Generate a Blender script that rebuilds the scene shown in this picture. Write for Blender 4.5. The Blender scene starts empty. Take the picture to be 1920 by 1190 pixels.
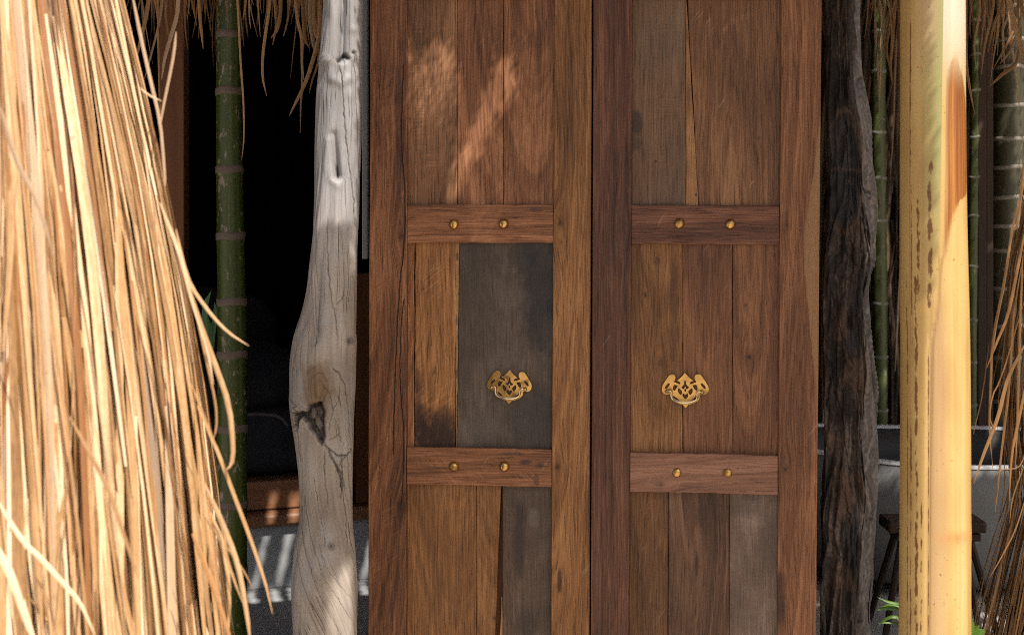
import bpy, bmesh, math, random
import numpy as np
from mathutils import Vector

# ------------------------------------------------------------------ camera, sky, sun, exposure
scene = bpy.context.scene
C = scene.collection
F = 2667.0            # focal length in photo pixels (50 mm on 36 mm)
CX, HY = 960.0, 400.0  # vanishing centre column and eye-level row of the photo
EYE = 1.40
SUN_EL, SUN_AZ = math.radians(55), math.radians(33)   # azimuth: to the right of the viewer's back
SV = np.array([math.sin(SUN_AZ) * math.cos(SUN_EL), -math.cos(SUN_AZ) * math.cos(SUN_EL), math.sin(SUN_EL)])

cam_d = bpy.data.cameras.new('camera')
cam = bpy.data.objects.new('camera', cam_d)
C.objects.link(cam)
cam.location = (0, 0, EYE)
cam.rotation_euler = (math.pi / 2, 0, 0)
cam_d.lens = 50.0
cam_d.sensor_width = 36.0
cam_d.shift_y = -(595.0 - HY) / 1920.0
cam_d.clip_start, cam_d.clip_end = 0.05, 500
cam_d.dof.use_dof = True
cam_d.dof.focus_distance = 2.9
cam_d.dof.aperture_fstop = 6.0
scene.camera = cam

world = bpy.data.worlds.new('World')
scene.world = world
world.use_nodes = True
wn = world.node_tree.nodes
sky = wn.new('ShaderNodeTexSky')
sky.sky_type = 'NISHITA'
sky.sun_disc = False
sky.sun_elevation = SUN_EL
sky.sun_rotation = math.pi - SUN_AZ
sky.dust_density = 4.5
sky.ozone_density = 0.6
world.node_tree.links.new(sky.outputs[0], wn['Background'].inputs[0])
wn['Background'].inputs[1].default_value = 0.12

sun_d = bpy.data.lights.new('sun', 'SUN')
sun_d.energy = 5.0
sun_d.angle = math.radians(0.53)
sun_d.color = (1.0, 0.94, 0.86)
sun = bpy.data.objects.new('sun', sun_d)
C.objects.link(sun)
sun.location = (2, -3, 6)
sun.rotation_euler = Vector(SV).to_track_quat('Z', 'Y').to_euler()

vs = scene.view_settings
vs.view_transform = 'Standard'
vs.look = 'None'
vs.gamma = 1
vs.exposure = 0.65
vs.use_curve_mapping = False
scene.render.engine = 'CYCLES'
scene.cycles.use_denoising = False
scene.cycles.filter_width = 1.0
scene.cycles.sample_clamp_indirect = 3.0
scene.cycles.max_bounces = 8
scene.cycles.diffuse_bounces = 5

rng = np.random.default_rng(7)
random.seed(7)


# ------------------------------------------------------------------ small helpers
def tag(o, label=None, cat=None, group=None, kind=None):
    if label: o['label'] = label
    if cat: o['category'] = cat
    if group: o['group'] = group
    if kind: o['kind'] = kind
    return o


def thing(name, label, cat, loc=(0, 0, 0), rotz=0.0, group=None):
    o = bpy.data.objects.new(name, None)
    C.objects.link(o)
    o.empty_display_size = 0.1
    o.location = loc
    o.rotation_euler = (0, 0, rotz)
    return tag(o, label, cat, group)


def link(name, me, parent=None, loc=None):
    o = bpy.data.objects.new(name, me)
    C.objects.link(o)
    if parent: o.parent = parent
    if loc is not None: o.location = loc
    return o


def mesh(name, verts, faces, mat=None, uvs=None, smooth=False, attrs=None):
    """verts Nx3, faces list or Nx4 array, uvs per vertex Nx2, attrs {name: per-vertex float}"""
    me = bpy.data.meshes.new(name)
    verts = np.asarray(verts, dtype=np.float64).reshape(-1, 3)
    if isinstance(faces, np.ndarray):
        k = faces.shape[1]
        nf = faces.shape[0]
        me.vertices.add(len(verts))
        me.vertices.foreach_set('co', verts.ravel())
        me.loops.add(nf * k)
        me.loops.foreach_set('vertex_index', faces.astype(np.int32).ravel())
        me.polygons.add(nf)
        me.polygons.foreach_set('loop_start', np.arange(0, nf * k, k, dtype=np.int32))
        me.update(calc_edges=True)
    else:
        me.from_pydata([tuple(v) for v in verts], [], [tuple(int(i) for i in f) for f in faces])
        me.update()
    if uvs is not None:
        uvs = np.asarray(uvs, dtype=np.float32)
        lay = me.uv_layers.new(name='UVMap')
        idx = np.empty(len(me.loops), dtype=np.int32)
        me.loops.foreach_get('vertex_index', idx)
        lay.data.foreach_set('uv', uvs[idx].ravel())
    for k, v in (attrs or {}).items():
        a = me.attributes.new(k, 'FLOAT', 'POINT')
        a.data.foreach_set('value', np.asarray(v, dtype=np.float32).ravel())
    if smooth:
        me.polygons.foreach_set('use_smooth', np.ones(len(me.polygons), dtype=bool))
    if mat: me.materials.append(mat)
    me.validate()
    return me


def px(x, y, d):
    """world point seen at photo pixel (x, y) at distance d"""
    return np.array([(x - CX) * d / F, d, EYE - (y - HY) * d / F])


def grid_faces(nr, nc, wrap=False):
    r = np.arange(nr - 1)[:, None]
    c = np.arange(nc if wrap else nc - 1)[None, :]
    c2 = (c + 1) % nc
    return np.stack([r * nc + c, r * nc + c2, (r + 1) * nc + c2, (r + 1) * nc + c], -1).reshape(-1, 4)


def box(x0, x1, y0, y1, z0, z1):
    v = [(x0, y0, z0), (x1, y0, z0), (x1, y1, z0), (x0, y1, z0), (x0, y0, z1), (x1, y0, z1), (x1, y1, z1), (x0, y1, z1)]
    f = [(0, 3, 2, 1), (4, 5, 6, 7), (0, 1, 5, 4), (1, 2, 6, 5), (2, 3, 7, 6), (3, 0, 4, 7)]
    return v, f


def bbox_mesh(name, b, mat, bevel=0.0, seg=2):
    v, f = box(*b)
    bm = bmesh.new()
    vv = [bm.verts.new(p) for p in v]
    for q in f: bm.faces.new([vv[i] for i in q])
    if bevel:
        bmesh.ops.bevel(bm, geom=bm.edges[:], offset=bevel, segments=seg, affect='EDGES', profile=0.5)
    me = bpy.data.meshes.new(name)
    bm.to_mesh(me)
    bm.free()
    me.materials.append(mat)
    return me


def tube(pts, rad, n=10, closed_ends=True):
    """verts, faces of a tube through pts with radius per point"""
    pts = np.asarray(pts, float)
    m = len(pts)
    rad = np.broadcast_to(np.asarray(rad, float), (m,))
    tan = np.gradient(pts, axis=0)
    tan /= np.linalg.norm(tan, axis=1)[:, None] + 1e-12
    up = np.array([0, 1.0, 0]) if abs(tan[0][1]) < 0.8 else np.array([1.0, 0, 0])
    V = []
    for i in range(m):
        a = np.cross(tan[i], up); a /= np.linalg.norm(a) + 1e-12
        b = np.cross(tan[i], a)
        up = np.cross(a, tan[i])
        th = np.linspace(0, 2 * math.pi, n, endpoint=False)
        V.append(pts[i] + rad[i] * (np.cos(th)[:, None] * a + np.sin(th)[:, None] * b))
    V = np.concatenate(V)
    fc = [tuple(q) for q in grid_faces(m, n, True)]
    if closed_ends:
        fc.append(tuple(range(n))[::-1])
        fc.append(tuple(range((m - 1) * n, m * n)))
    return V, fc


def smooth_pts(pts, n):
    """Catmull-Rom through pts"""
    p = np.asarray(pts, float)
    p = np.vstack([2 * p[0] - p[1], p, 2 * p[-1] - p[-2]])
    k = len(p) - 3
    t = np.linspace(0, k - 1e-9, n)
    i = t.astype(int); f = (t - i)[:, None]
    a, b, c, d = p[i], p[i + 1], p[i + 2], p[i + 3]
    return 0.5 * (2 * b + (c - a) * f + (2 * a - 5 * b + 4 * c - d) * f ** 2 + (3 * b - a - 3 * c + d) * f ** 3)


# numpy value noise
def _h(ix, iy, iz, s):
    n = (ix * 374761393 + iy * 668265263 + iz * 2147483647 + s * 1274126177) & 0xFFFFFFFF
    n = ((n ^ (n >> 13)) * 1274126177) & 0xFFFFFFFF
    n = ((n ^ (n >> 16)) * 2246822519) & 0xFFFFFFFF
    return ((n ^ (n >> 15)) & 0xFFFFFF) / float(0xFFFFFF)


def vnoise(x, y, s=0):
    x = np.asarray(x, float); y = np.asarray(y, float)
    ix = np.floor(x).astype(np.int64); iy = np.floor(y).astype(np.int64)
    fx = x - ix; fy = y - iy
    fx = fx * fx * (3 - 2 * fx); fy = fy * fy * (3 - 2 * fy)
    z = np.zeros_like(ix)
    a = _h(ix, iy, z, s); b = _h(ix + 1, iy, z, s); c = _h(ix, iy + 1, z, s); d = _h(ix + 1, iy + 1, z, s)
    return (a * (1 - fx) + b * fx) * (1 - fy) + (c * (1 - fx) + d * fx) * fy


def fbm(x, y, s=0, o=4):
    v = 0; a = 0.5; t = 0
    for k in range(o):
        v = v + a * vnoise(np.asarray(x) * 2 ** k, np.asarray(y) * 2 ** k, s + k * 17)
        t += a; a *= 0.5
    return v / t


def seg_dist(X, Y, pts):
    """distance to a polyline and the fraction along it"""
    best = np.full(np.shape(X), 1e9); fr = np.zeros(np.shape(X))
    n = len(pts) - 1
    for i in range(n):
        (x0, y0), (x1, y1) = pts[i][:2], pts[i + 1][:2]
        dx, dy = x1 - x0, y1 - y0
        t = np.clip(((X - x0) * dx + (Y - y0) * dy) / (dx * dx + dy * dy + 1e-9), 0, 1)
        d = np.hypot(X - x0 - t * dx, Y - y0 - t * dy)
        m = d < best
        best = np.where(m, d, best); fr = np.where(m, (i + t) / n, fr)
    return best, fr


def in_poly(X, Y, poly):
    r = np.zeros(np.shape(X), bool)
    n = len(poly); j = n - 1
    for i in range(n):
        xi, yi = poly[i]; xj, yj = poly[j]
        r ^= ((yi > Y) != (yj > Y)) & (X < (xj - xi) * (Y - yi) / (yj - yi + 1e-12) + xi)
        j = i
    return r


def sst(a, b, x):
    t = np.clip((x - a) / (b - a), 0, 1)
    return t * t * (3 - 2 * t)


# ------------------------------------------------------------------ shader-node expressions
class E:
    def __init__(s, g, sock): s.g, s.k = g, sock
    def _b(s, op, o, r=False): return s.g.math(op, o, s) if r else s.g.math(op, s, o)
    def __add__(s, o): return s._b('ADD', o)
    __radd__ = __add__
    def __sub__(s, o): return s._b('SUBTRACT', o)
    def __rsub__(s, o): return s._b('SUBTRACT', o, True)
    def __mul__(s, o): return s._b('MULTIPLY', o)
    __rmul__ = __mul__
    def __truediv__(s, o): return s._b('DIVIDE', o)
    def __pow__(s, o): return s._b('POWER', o)
    def __neg__(s): return s._b('MULTIPLY', -1.0)


class G:
    def __init__(s, name):
        s.m = bpy.data.materials.new(name)
        s.m.use_nodes = True
        s.t = s.m.node_tree
        s.t.nodes.clear()
        s.out = s.t.nodes.new('ShaderNodeOutputMaterial')
        s.bsdf = s.t.nodes.new('ShaderNodeBsdfPrincipled')
        s.t.links.new(s.bsdf.outputs[0], s.out.inputs[0])
    def put(s, sock, v):
        if isinstance(v, E): s.t.links.new(v.k, sock)
        elif isinstance(v, (tuple, list)) and len(v) == 3 and sock.type == 'RGBA': sock.default_value = (*v, 1)
        else: sock.default_value = v
    def math(s, op, a, b=0.0, c=None, clamp=False):
        n = s.t.nodes.new('ShaderNodeMath'); n.operation = op; n.use_clamp = clamp
        s.put(n.inputs[0], a); s.put(n.inputs[1], b)
        if c is not None: s.put(n.inputs[2], c)
        return E(s, n.outputs[0])
    def sin(s, a): return s.math('SINE', a)
    def exp(s, a): return s.math('EXPONENT', a)
    def sqrt(s, a): return s.math('SQRT', a)
    def abs(s, a): return s.math('ABSOLUTE', a)
    def clamp(s, a): return s.math('ADD', a, 0.0, clamp=True)
    def max(s, a, b): return s.math('MAXIMUM', a, b)
    def min(s, a, b): return s.math('MINIMUM', a, b)
    def step(s, lo, hi, x):
        n = s.t.nodes.new('ShaderNodeMapRange'); n.interpolation_type = 'SMOOTHSTEP'
        s.put(n.inputs[0], x); s.put(n.inputs[1], lo); s.put(n.inputs[2], hi)
        return E(s, n.outputs[0])
    def xyz(s, x, y, z=0.0):
        n = s.t.nodes.new('ShaderNodeCombineXYZ')
        for i, v in enumerate((x, y, z)): s.put(n.inputs[i], v)
        return E(s, n.outputs[0])
    def sep(s, v):
        n = s.t.nodes.new('ShaderNodeSeparateXYZ'); s.put(n.inputs[0], v)
        return tuple(E(s, o) for o in n.outputs)
    def uv(s):
        n = s.t.nodes.new('ShaderNodeTexCoord'); return s.sep(E(s, n.outputs['UV']))[:2]
    def objco(s):
        n = s.t.nodes.new('ShaderNodeTexCoord'); return E(s, n.outputs['Object'])
    def rand(s):
        n = s.t.nodes.new('ShaderNodeObjectInfo'); return E(s, n.outputs['Random'])
    def attr(s, name):
        n = s.t.nodes.new('ShaderNodeAttribute'); n.attribute_name = name; return E(s, n.outputs['Fac'])
    def noise(s, v, scale=1.0, detail=2.0, rough=0.5, dist=0.0):
        n = s.t.nodes.new('ShaderNodeTexNoise'); n.noise_dimensions = '3D'
        s.put(n.inputs['Vector'], v); n.inputs['Scale'].default_value = scale
        n.inputs['Detail'].default_value = detail; n.inputs['Roughness'].default_value = rough
        n.inputs['Distortion'].default_value = dist
        return E(s, n.outputs[0])
    def voro(s, v, scale=1.0):
        n = s.t.nodes.new('ShaderNodeTexVoronoi'); s.put(n.inputs['Vector'], v); n.inputs['Scale'].default_value = scale
        return E(s, n.outputs['Distance'])
    def ramp(s, f, stops):
        n = s.t.nodes.new('ShaderNodeValToRGB'); s.put(n.inputs[0], f)
        el = n.color_ramp.elements
        while len(el) < len(stops): el.new(0.5)
        for e, (p, c) in zip(el, stops): e.position = p; e.color = (*c, 1)
        return E(s, n.outputs[0])
    def mix(s, f, a, b, mode='MIX'):
        n = s.t.nodes.new('ShaderNodeMix'); n.data_type = 'RGBA'; n.blend_type = mode
        s.put(n.inputs[0], f); s.put(n.inputs[6], a); s.put(n.inputs[7], b)
        return E(s, n.outputs[2])
    def curve(s, f, pts):
        """piecewise curve; f and values inside 0..1"""
        n = s.t.nodes.new('ShaderNodeFloatCurve'); s.put(n.inputs['Value'], f)
        c = n.mapping.curves[0].points
        while len(c) < len(pts): c.new(0.5, 0.5)
        for p, (x, y) in zip(c, pts): p.location = (x, y)
        n.mapping.update()
        return E(s, n.outputs[0])
    def set(s, color=None, rough=None, spec=None, metal=None, bump=None, bdist=0.001, bstr=1.0):
        if color is not None: s.put(s.bsdf.inputs['Base Color'], color)
        if rough is not None: s.put(s.bsdf.inputs['Roughness'], rough)
        if spec is not None: s.put(s.bsdf.inputs['Specular IOR Level'], spec)
        if metal is not None: s.put(s.bsdf.inputs['Metallic'], metal)
        if bump is not None:
            b = s.t.nodes.new('ShaderNodeBump'); s.put(b.inputs['Height'], bump)
            b.inputs['Distance'].default_value = bdist; b.inputs['Strength'].default_value = bstr
            s.t.links.new(b.outputs[0], s.bsdf.inputs['Normal'])
        return s.m
    def translucent(s, color, fac):
        tr = s.t.nodes.new('ShaderNodeBsdfTranslucent'); s.put(tr.inputs[0], color)
        mx = s.t.nodes.new('ShaderNodeMixShader'); s.put(mx.inputs[0], fac)
        s.t.links.new(s.bsdf.outputs[0], mx.inputs[1]); s.t.links.new(tr.outputs[0], mx.inputs[2])
        s.t.links.new(mx.outputs[0], s.out.inputs[0])


def mul3(c, k): return tuple(x * k for x in c)


# ------------------------------------------------------------------ wood of the doors (UV = leaf surface in 1000ths)
_seed = [0.0]


def wood(name, dark, mid, light, horiz=False, c=0.5, h=0.12, tilt=0.15, l0=0.5, ringf=70, ring=0.35, band=0.8,
         warp=0.012, knots=(), stains=(), sap=None, sapcol=(0.36, 0.2, 0.085), grey=0.0, greycol=(0.075, 0.06, 0.05),
         greylite=(0.16, 0.135, 0.115), saw=0.0, sawang=0.0, cracks=(), scuff=0.2, blot=0.5):
    g = G(name)
    _seed[0] += 7.31
    sd = _seed[0]
    u, v = g.uv()
    a, l = (v, u) if horiz else (u, v)
    w = g.noise(g.xyz(a * 4.0, l * 1.6, sd), 1, 2) - 0.5
    w2 = g.noise(g.xyz(a * 14.0, l * 5.0, sd + 3), 1, 2) - 0.5
    aw = a + w * (warp * 2) + w2 * (warp * 0.35)
    kd = None
    for kx, ky, kr, ks in knots:
        ka, kl = (ky, kx) if horiz else (kx, ky)
        ka, kl, kr = ka / 1000, kl / 1000, kr / 1000
        da, dl = a - ka + w2 * 0.012, l - kl + w * 0.03
        d2 = (da * da + dl * dl * 0.12) / (kr * kr * 6)
        aw = aw - (aw - ka) * (g.exp(-d2) * (0.85 * ks))
        core = g.exp(-((da * da + dl * dl * 0.5) / (kr * kr * 0.5)) + (g.noise(g.xyz(a * 60, l * 60, sd), 1, 2) - 0.5) * 1.5) * ks
        core = core * g.step(0.30, 0.62, g.noise(g.xyz(a * 190, l * 90, sd + kr * 999), 1, 3, 0.7))
        kd = core if kd is None else g.max(kd, core)
    dz = (l - l0) * tilt + h
    r = g.sqrt((aw - c) * (aw - c) + dz * dz)
    bands = g.noise(g.xyz(r * 46.0, sd, l * 0.5), 1, 4, 0.62)
    fine = g.noise(g.xyz(r * 190.0, sd + 5, l * 1.2), 1, 3, 0.65)
    rg = g.sin(r * (ringf * 6.283) + bands * 20.0 + w2 * 6.0)
    rg = (rg * 0.5 + 0.5) ** 2.0
    fib = g.noise(g.xyz(aw * 330, l * 9, sd), 1, 4, 0.7)
    por = g.step(0.60, 0.70, g.noise(g.xyz(aw * 480, l * 20, sd + 9), 1, 2))
    lite = g.step(0.60, 0.72, g.noise(g.xyz(aw * 400, l * 14, sd + 19), 1, 2))
    blo = g.noise(g.xyz(a * 7, l * 3, sd + 2), 1, 3)
    t = (bands - 0.5) * (1.15 * band) + (fine - 0.5) * 0.75 - rg * ring * 0.20 + (fib - 0.5) * 1.25 + (blo - 0.5) * blot * 1.3 + 0.52
    col = g.ramp(g.clamp(t), [(0.05, dark), (0.5, mid), (0.95, light)])
    col = g.mix(por * 0.55, col, mul3(dark, 0.6))
    col = g.mix(lite * 0.28, col, light)
    bump = fib * 0.5 - por * 0.5 - rg * 0.25
    if sap:
        side, pts = sap          # side +1: sapwood where across > boundary; -1: where below
        vv = [(p / 1200.0 + 0.1, q) for p, q in pts]
        b = g.curve(v * (1000 / 1200.0) + 0.1, vv) * 0.25
        base = sap_base[name] / 1000
        e = (u - b - base + (g.noise(g.xyz(u * 30, v * 40, sd), 1, 3) - 0.5) * 0.006) * side
        m = g.step(-0.0015, 0.0015, e)
        sc = g.mix(g.clamp(fib * 0.6 + fine * 0.5 - 0.1), sapcol, mul3(sapcol, 0.55))
        col = g.mix(m, col, sc)
    sawn = None
    if saw:
        s1 = g.noise(g.xyz((l + a * sawang) * 310, a * 14 + sd, sd), 1, 2)
        s2 = g.noise(g.xyz(a * 26, l * 15, sd), 1, 3)
        sawn = (s1 - 0.5) * g.step(0.46, 0.66, s2)
        bump = bump + sawn * (1.6 * saw)
        col = g.mix(g.clamp(sawn * (2.2 * saw)), col, mul3(light, 1.15))
        col = g.mix(g.clamp(-sawn * (1.6 * saw)), col, mul3(dark, 0.7))
    if grey:
        gm = g.noise(g.xyz(a * 11, l * 5, sd + 1), 1, 4, 0.6)
        gf = g.noise(g.xyz(a * 120, l * 90, sd + 4), 1, 3, 0.7)
        gt = (gm - 0.5) * 1.8 + (gf - 0.5) * 0.25 + (fib - 0.5) * 0.9 + (fine - 0.5) * 0.4 + 0.42
        if sawn is not None: gt = gt + sawn * 0.5 * g.step(0.42, 0.6, g.noise(g.xyz(a * 13, l * 8, sd + 21), 1, 3))
        gc = g.ramp(g.clamp(gt), [(0.0, mul3(greycol, 0.55)), (0.45, greycol), (1.0, greylite)])
        gk = g.clamp(g.step(0.15, 0.75, g.noise(g.xyz(a * 9, l * 3.5, sd + 8), 1, 3) + (grey - 0.5)) * 1.0)
        col = g.mix(gk, col, gc)
    if kd is not None:
        col = g.mix(g.clamp(kd * 0.95), col, mul3(dark, 0.35))
    for st in stains:
        sx, sy, rx, ry, k = st[:5]
        sc = st[5] if len(st) > 5 else (0.012, 0.010, 0.011)
        dx, dy = (u - sx / 1000) / (rx / 1000), (v - sy / 1000) / (ry / 1000)
        nn = g.noise(g.xyz(u * 45, v * 22, sd + sx), 1, 4, 0.65) - 0.5
        q = dx * dx + dy * dy + nn * 2.2
        col = g.mix(g.step(1.25, 0.1, q) * k, col, sc)
    for pts in cracks:   # polyline crack along the grain, (px,py) with given width
        wd = pts[0]
        P = pts[1:]
        if horiz: continue
        lo, hi = P[0][1] / 1000, P[-1][1] / 1000
        xs = [p[0] for p in P]; x0 = min(xs) - 10; sp = max(xs) - min(xs) + 20
        cv = [((p[1] / 1000 - lo) / (hi - lo), (p[0] - x0) / sp) for p in P]
        b = g.curve((v - lo) / (hi - lo), cv) * (sp / 1000) + x0 / 1000
        dd = g.abs(u - b + (g.noise(g.xyz(u * 20, v * 60, sd), 1, 3) - 0.5) * 0.004)
        m = g.step(wd / 1000, wd / 3000, dd) * g.step(lo - 0.002, lo + 0.004, v) * g.step(hi + 0.002, hi - 0.02, v)
        col = g.mix(m * 0.92, col, (0.008, 0.005, 0.004))
        bump = bump - m * 2.0
    if scuff:
        q1 = g.noise(g.xyz(u * 130 + v * 90, u * -9 + v * 9, sd + 11), 1, 2)
        q2 = g.noise(g.xyz(u * 8, v * 8, sd + 12), 1, 2)
        m = g.step(0.66, 0.74, q1) * g.step(0.5, 0.64, q2)
        col = g.mix(m * scuff, col, (0.42, 0.34, 0.28))
    dust = g.noise(g.xyz(u * 700, v * 700, sd), 1, 1)
    col = g.mix(g.step(0.74, 0.80, dust) * 0.10, col, (0.35, 0.27, 0.2))
    return g.set(col, rough=g.clamp(0.56 - (fib - 0.5) * 0.3 + (blo - 0.5) * 0.2), spec=0.35, bump=bump, bdist=0.0014, bstr=0.75)


sap_base = {}


# ------------------------------------------------------------------ simple materials
def simple(name, c1, c2, scale=(6, 6, 6), rough=0.7, bump=0.0, bd=0.002, detail=4, spec=0.3):
    g = G(name)
    x, y, z = g.sep(g.objco())
    n = g.noise(g.xyz(x * scale[0], y * scale[1], z * scale[2]), 1, detail, 0.6)
    n2 = g.noise(g.xyz(x * scale[0] * 9, y * scale[1] * 9, z * scale[2] * 9), 1, 2, 0.6)
    t = g.clamp((n - 0.5) * 1.8 + (n2 - 0.5) * 0.6 + 0.5)
    return g.set(g.mix(t, c1, c2), rough=rough, spec=spec, bump=(n * 0.6 + n2 * 0.4) if bump else None, bdist=bd, bstr=bump or 1)


M_ground = simple('sandy_ground', (0.44, 0.36, 0.27), (0.58, 0.49, 0.37), (3, 3, 3), 0.9, 0.4, 0.01)
M_floor = simple('cement_floor', (0.27, 0.275, 0.28), (0.40, 0.405, 0.405), (2.5, 2.5, 2.5), 0.55, 0.2, 0.002)
M_deck = simple('pale_cement', (0.30, 0.30, 0.29), (0.42, 0.41, 0.39), (2.5, 2.5, 2.5), 0.6, 0.2, 0.002)
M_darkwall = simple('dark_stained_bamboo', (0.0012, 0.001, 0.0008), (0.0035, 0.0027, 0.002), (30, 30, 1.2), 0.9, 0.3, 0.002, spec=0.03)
M_plaster = simple('white_plaster', (0.62, 0.63, 0.65), (0.74, 0.75, 0.77), (2, 2, 2), 0.8, 0.2, 0.003)
M_bedding = simple('charcoal_bedding', (0.011, 0.012, 0.015), (0.024, 0.025, 0.031), (8, 8, 8), 0.85, 0.3, 0.004)
M_piping = simple('grey_piping', (0.05, 0.046, 0.046), (0.09, 0.08, 0.08), (20, 20, 20), 0.8)
M_steel = simple('grey_metal', (0.17, 0.17, 0.18), (0.25, 0.25, 0.26), (5, 5, 2), 0.5)
M_tub = simple('grey_stone_tub', (0.15, 0.15, 0.148), (0.19, 0.19, 0.187), (4, 4, 4), 0.6, 0.1, 0.001, spec=0.2)
M_tubin = simple('tub_inside_painted_shade', (0.022, 0.022, 0.023), (0.035, 0.035, 0.036), (4, 4, 4), 0.5, 0.1, 0.001, spec=0.2)  # tub grey darkened inside, its shade put into the colour
M_rim = simple('tub_rim_painted_sun', (0.55, 0.56, 0.58), (0.66, 0.67, 0.69), (9, 9, 9), 0.4)  # tub rim coloured pale to imitate a sunlit highlight
M_brownpost = simple('reddish_brown_wood', (0.06, 0.019, 0.005), (0.13, 0.047, 0.013), (40, 40, 1.5), 0.6, 0.3, 0.001)
M_platform = simple('brown_deck_wood', (0.17, 0.075, 0.035), (0.30, 0.14, 0.07), (2.5, 40, 40), 0.5, 0.3, 0.001)
M_stool = simple('weathered_stool_wood', (0.025, 0.013, 0.008), (0.07, 0.04, 0.028), (14, 14, 14), 0.6, 0.4, 0.002)
M_darkstraw_post = simple('dark_brown_timber', (0.018, 0.010, 0.006), (0.05, 0.028, 0.016), (40, 40, 1.5), 0.7, 0.3)
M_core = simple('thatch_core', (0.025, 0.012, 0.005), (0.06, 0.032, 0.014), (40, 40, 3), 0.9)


def straw(name, dark, mid, light, transl=0.18):
    g = G(name)
    t = g.attr('tint')
    u, v = g.uv()
    fl = g.noise(g.xyz(u * 5.0, v * 2.2, t * 50), 1, 3, 0.6)
    sp = g.noise(g.xyz(u * 2.0, v * 14, t * 31), 1, 3, 0.6)
    k = g.clamp(t + (fl - 0.5) * 0.7 + (sp - 0.5) * 0.35)
    col = g.ramp(k, [(0.0, dark), (0.45, mid), (1.0, light)])
    hv = g.math('FRACT', t * 97.3)
    col = g.mix(g.step(0.86, 0.92, hv) * 0.4, col, mul3((0.30, 0.245, 0.19), 0.5 + light[0]))
    col = g.mix(g.step(0.17, 0.10, hv) * 0.3, col, (mid[0] * 1.15, mid[1] * 0.82, mid[2] * 0.55))
    col = g.mix(g.step(0.62, 0.75, sp) * 0.45, col, mul3(dark, 0.8))
    g.set(col, rough=0.55, spec=0.4, bump=fl, bdist=0.0008, bstr=0.5)
    g.translucent(col, transl)
    return g.m


M_straw = straw('straw', (0.085, 0.034, 0.011), (0.36, 0.205, 0.085), (0.76, 0.57, 0.37), 0.05)
M_drystraw = straw('brown_dry_leaf', (0.06, 0.027, 0.010), (0.24, 0.125, 0.045), (0.48, 0.30, 0.15), 0.25)
M_darkstraw = straw('dark_dry_leaf', (0.02, 0.012, 0.007), (0.06, 0.035, 0.018), (0.15, 0.09, 0.05), 0.1)
M_roof = simple('roof_thatch', (0.10, 0.055, 0.025), (0.25, 0.15, 0.07), (60, 6, 6), 0.9, 0.5, 0.01)

g = G('brass')
x, y, z = g.sep(g.objco())
rd = g.rand() * 40
n = g.noise(g.xyz(x * 90 + rd, y * 90, z * 90), 1, 4, 0.65)
n3 = g.noise(g.xyz(x * 45 + rd, y * 45 + 3, z * 45), 1, 3, 0.6)
M_brass = g.set(g.mix(g.step(0.50, 0.68, n3) * 0.75, g.mix(n, (0.34, 0.19, 0.055), (0.66, 0.43, 0.16)), (0.16, 0.085, 0.03)), rough=g.clamp(n3 * 0.6 + 0.06), metal=1.0, bump=n, bdist=0.0003)
g = G('worn_steel_brass')
M_bail = g.set((0.62, 0.52, 0.36), rough=0.22, metal=1.0)


# ------------------------------------------------------------------ door plane
YAW = math.radians(8.8)
DU = np.array([math.cos(YAW), -math.sin(YAW), 0.0])
DN = np.array([-math.sin(YAW), -math.cos(YAW), 0.0])   # towards the viewer
DO = np.array([0.0, 2.93, 0.0])


def door_pt(x, y, off):
    r = np.array([(x - CX) / F, 1.0, -(y - HY) / F])
    t = (off + DO @ DN) / (r @ DN)
    return np.array([0, 0, EYE]) + r * t


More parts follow.
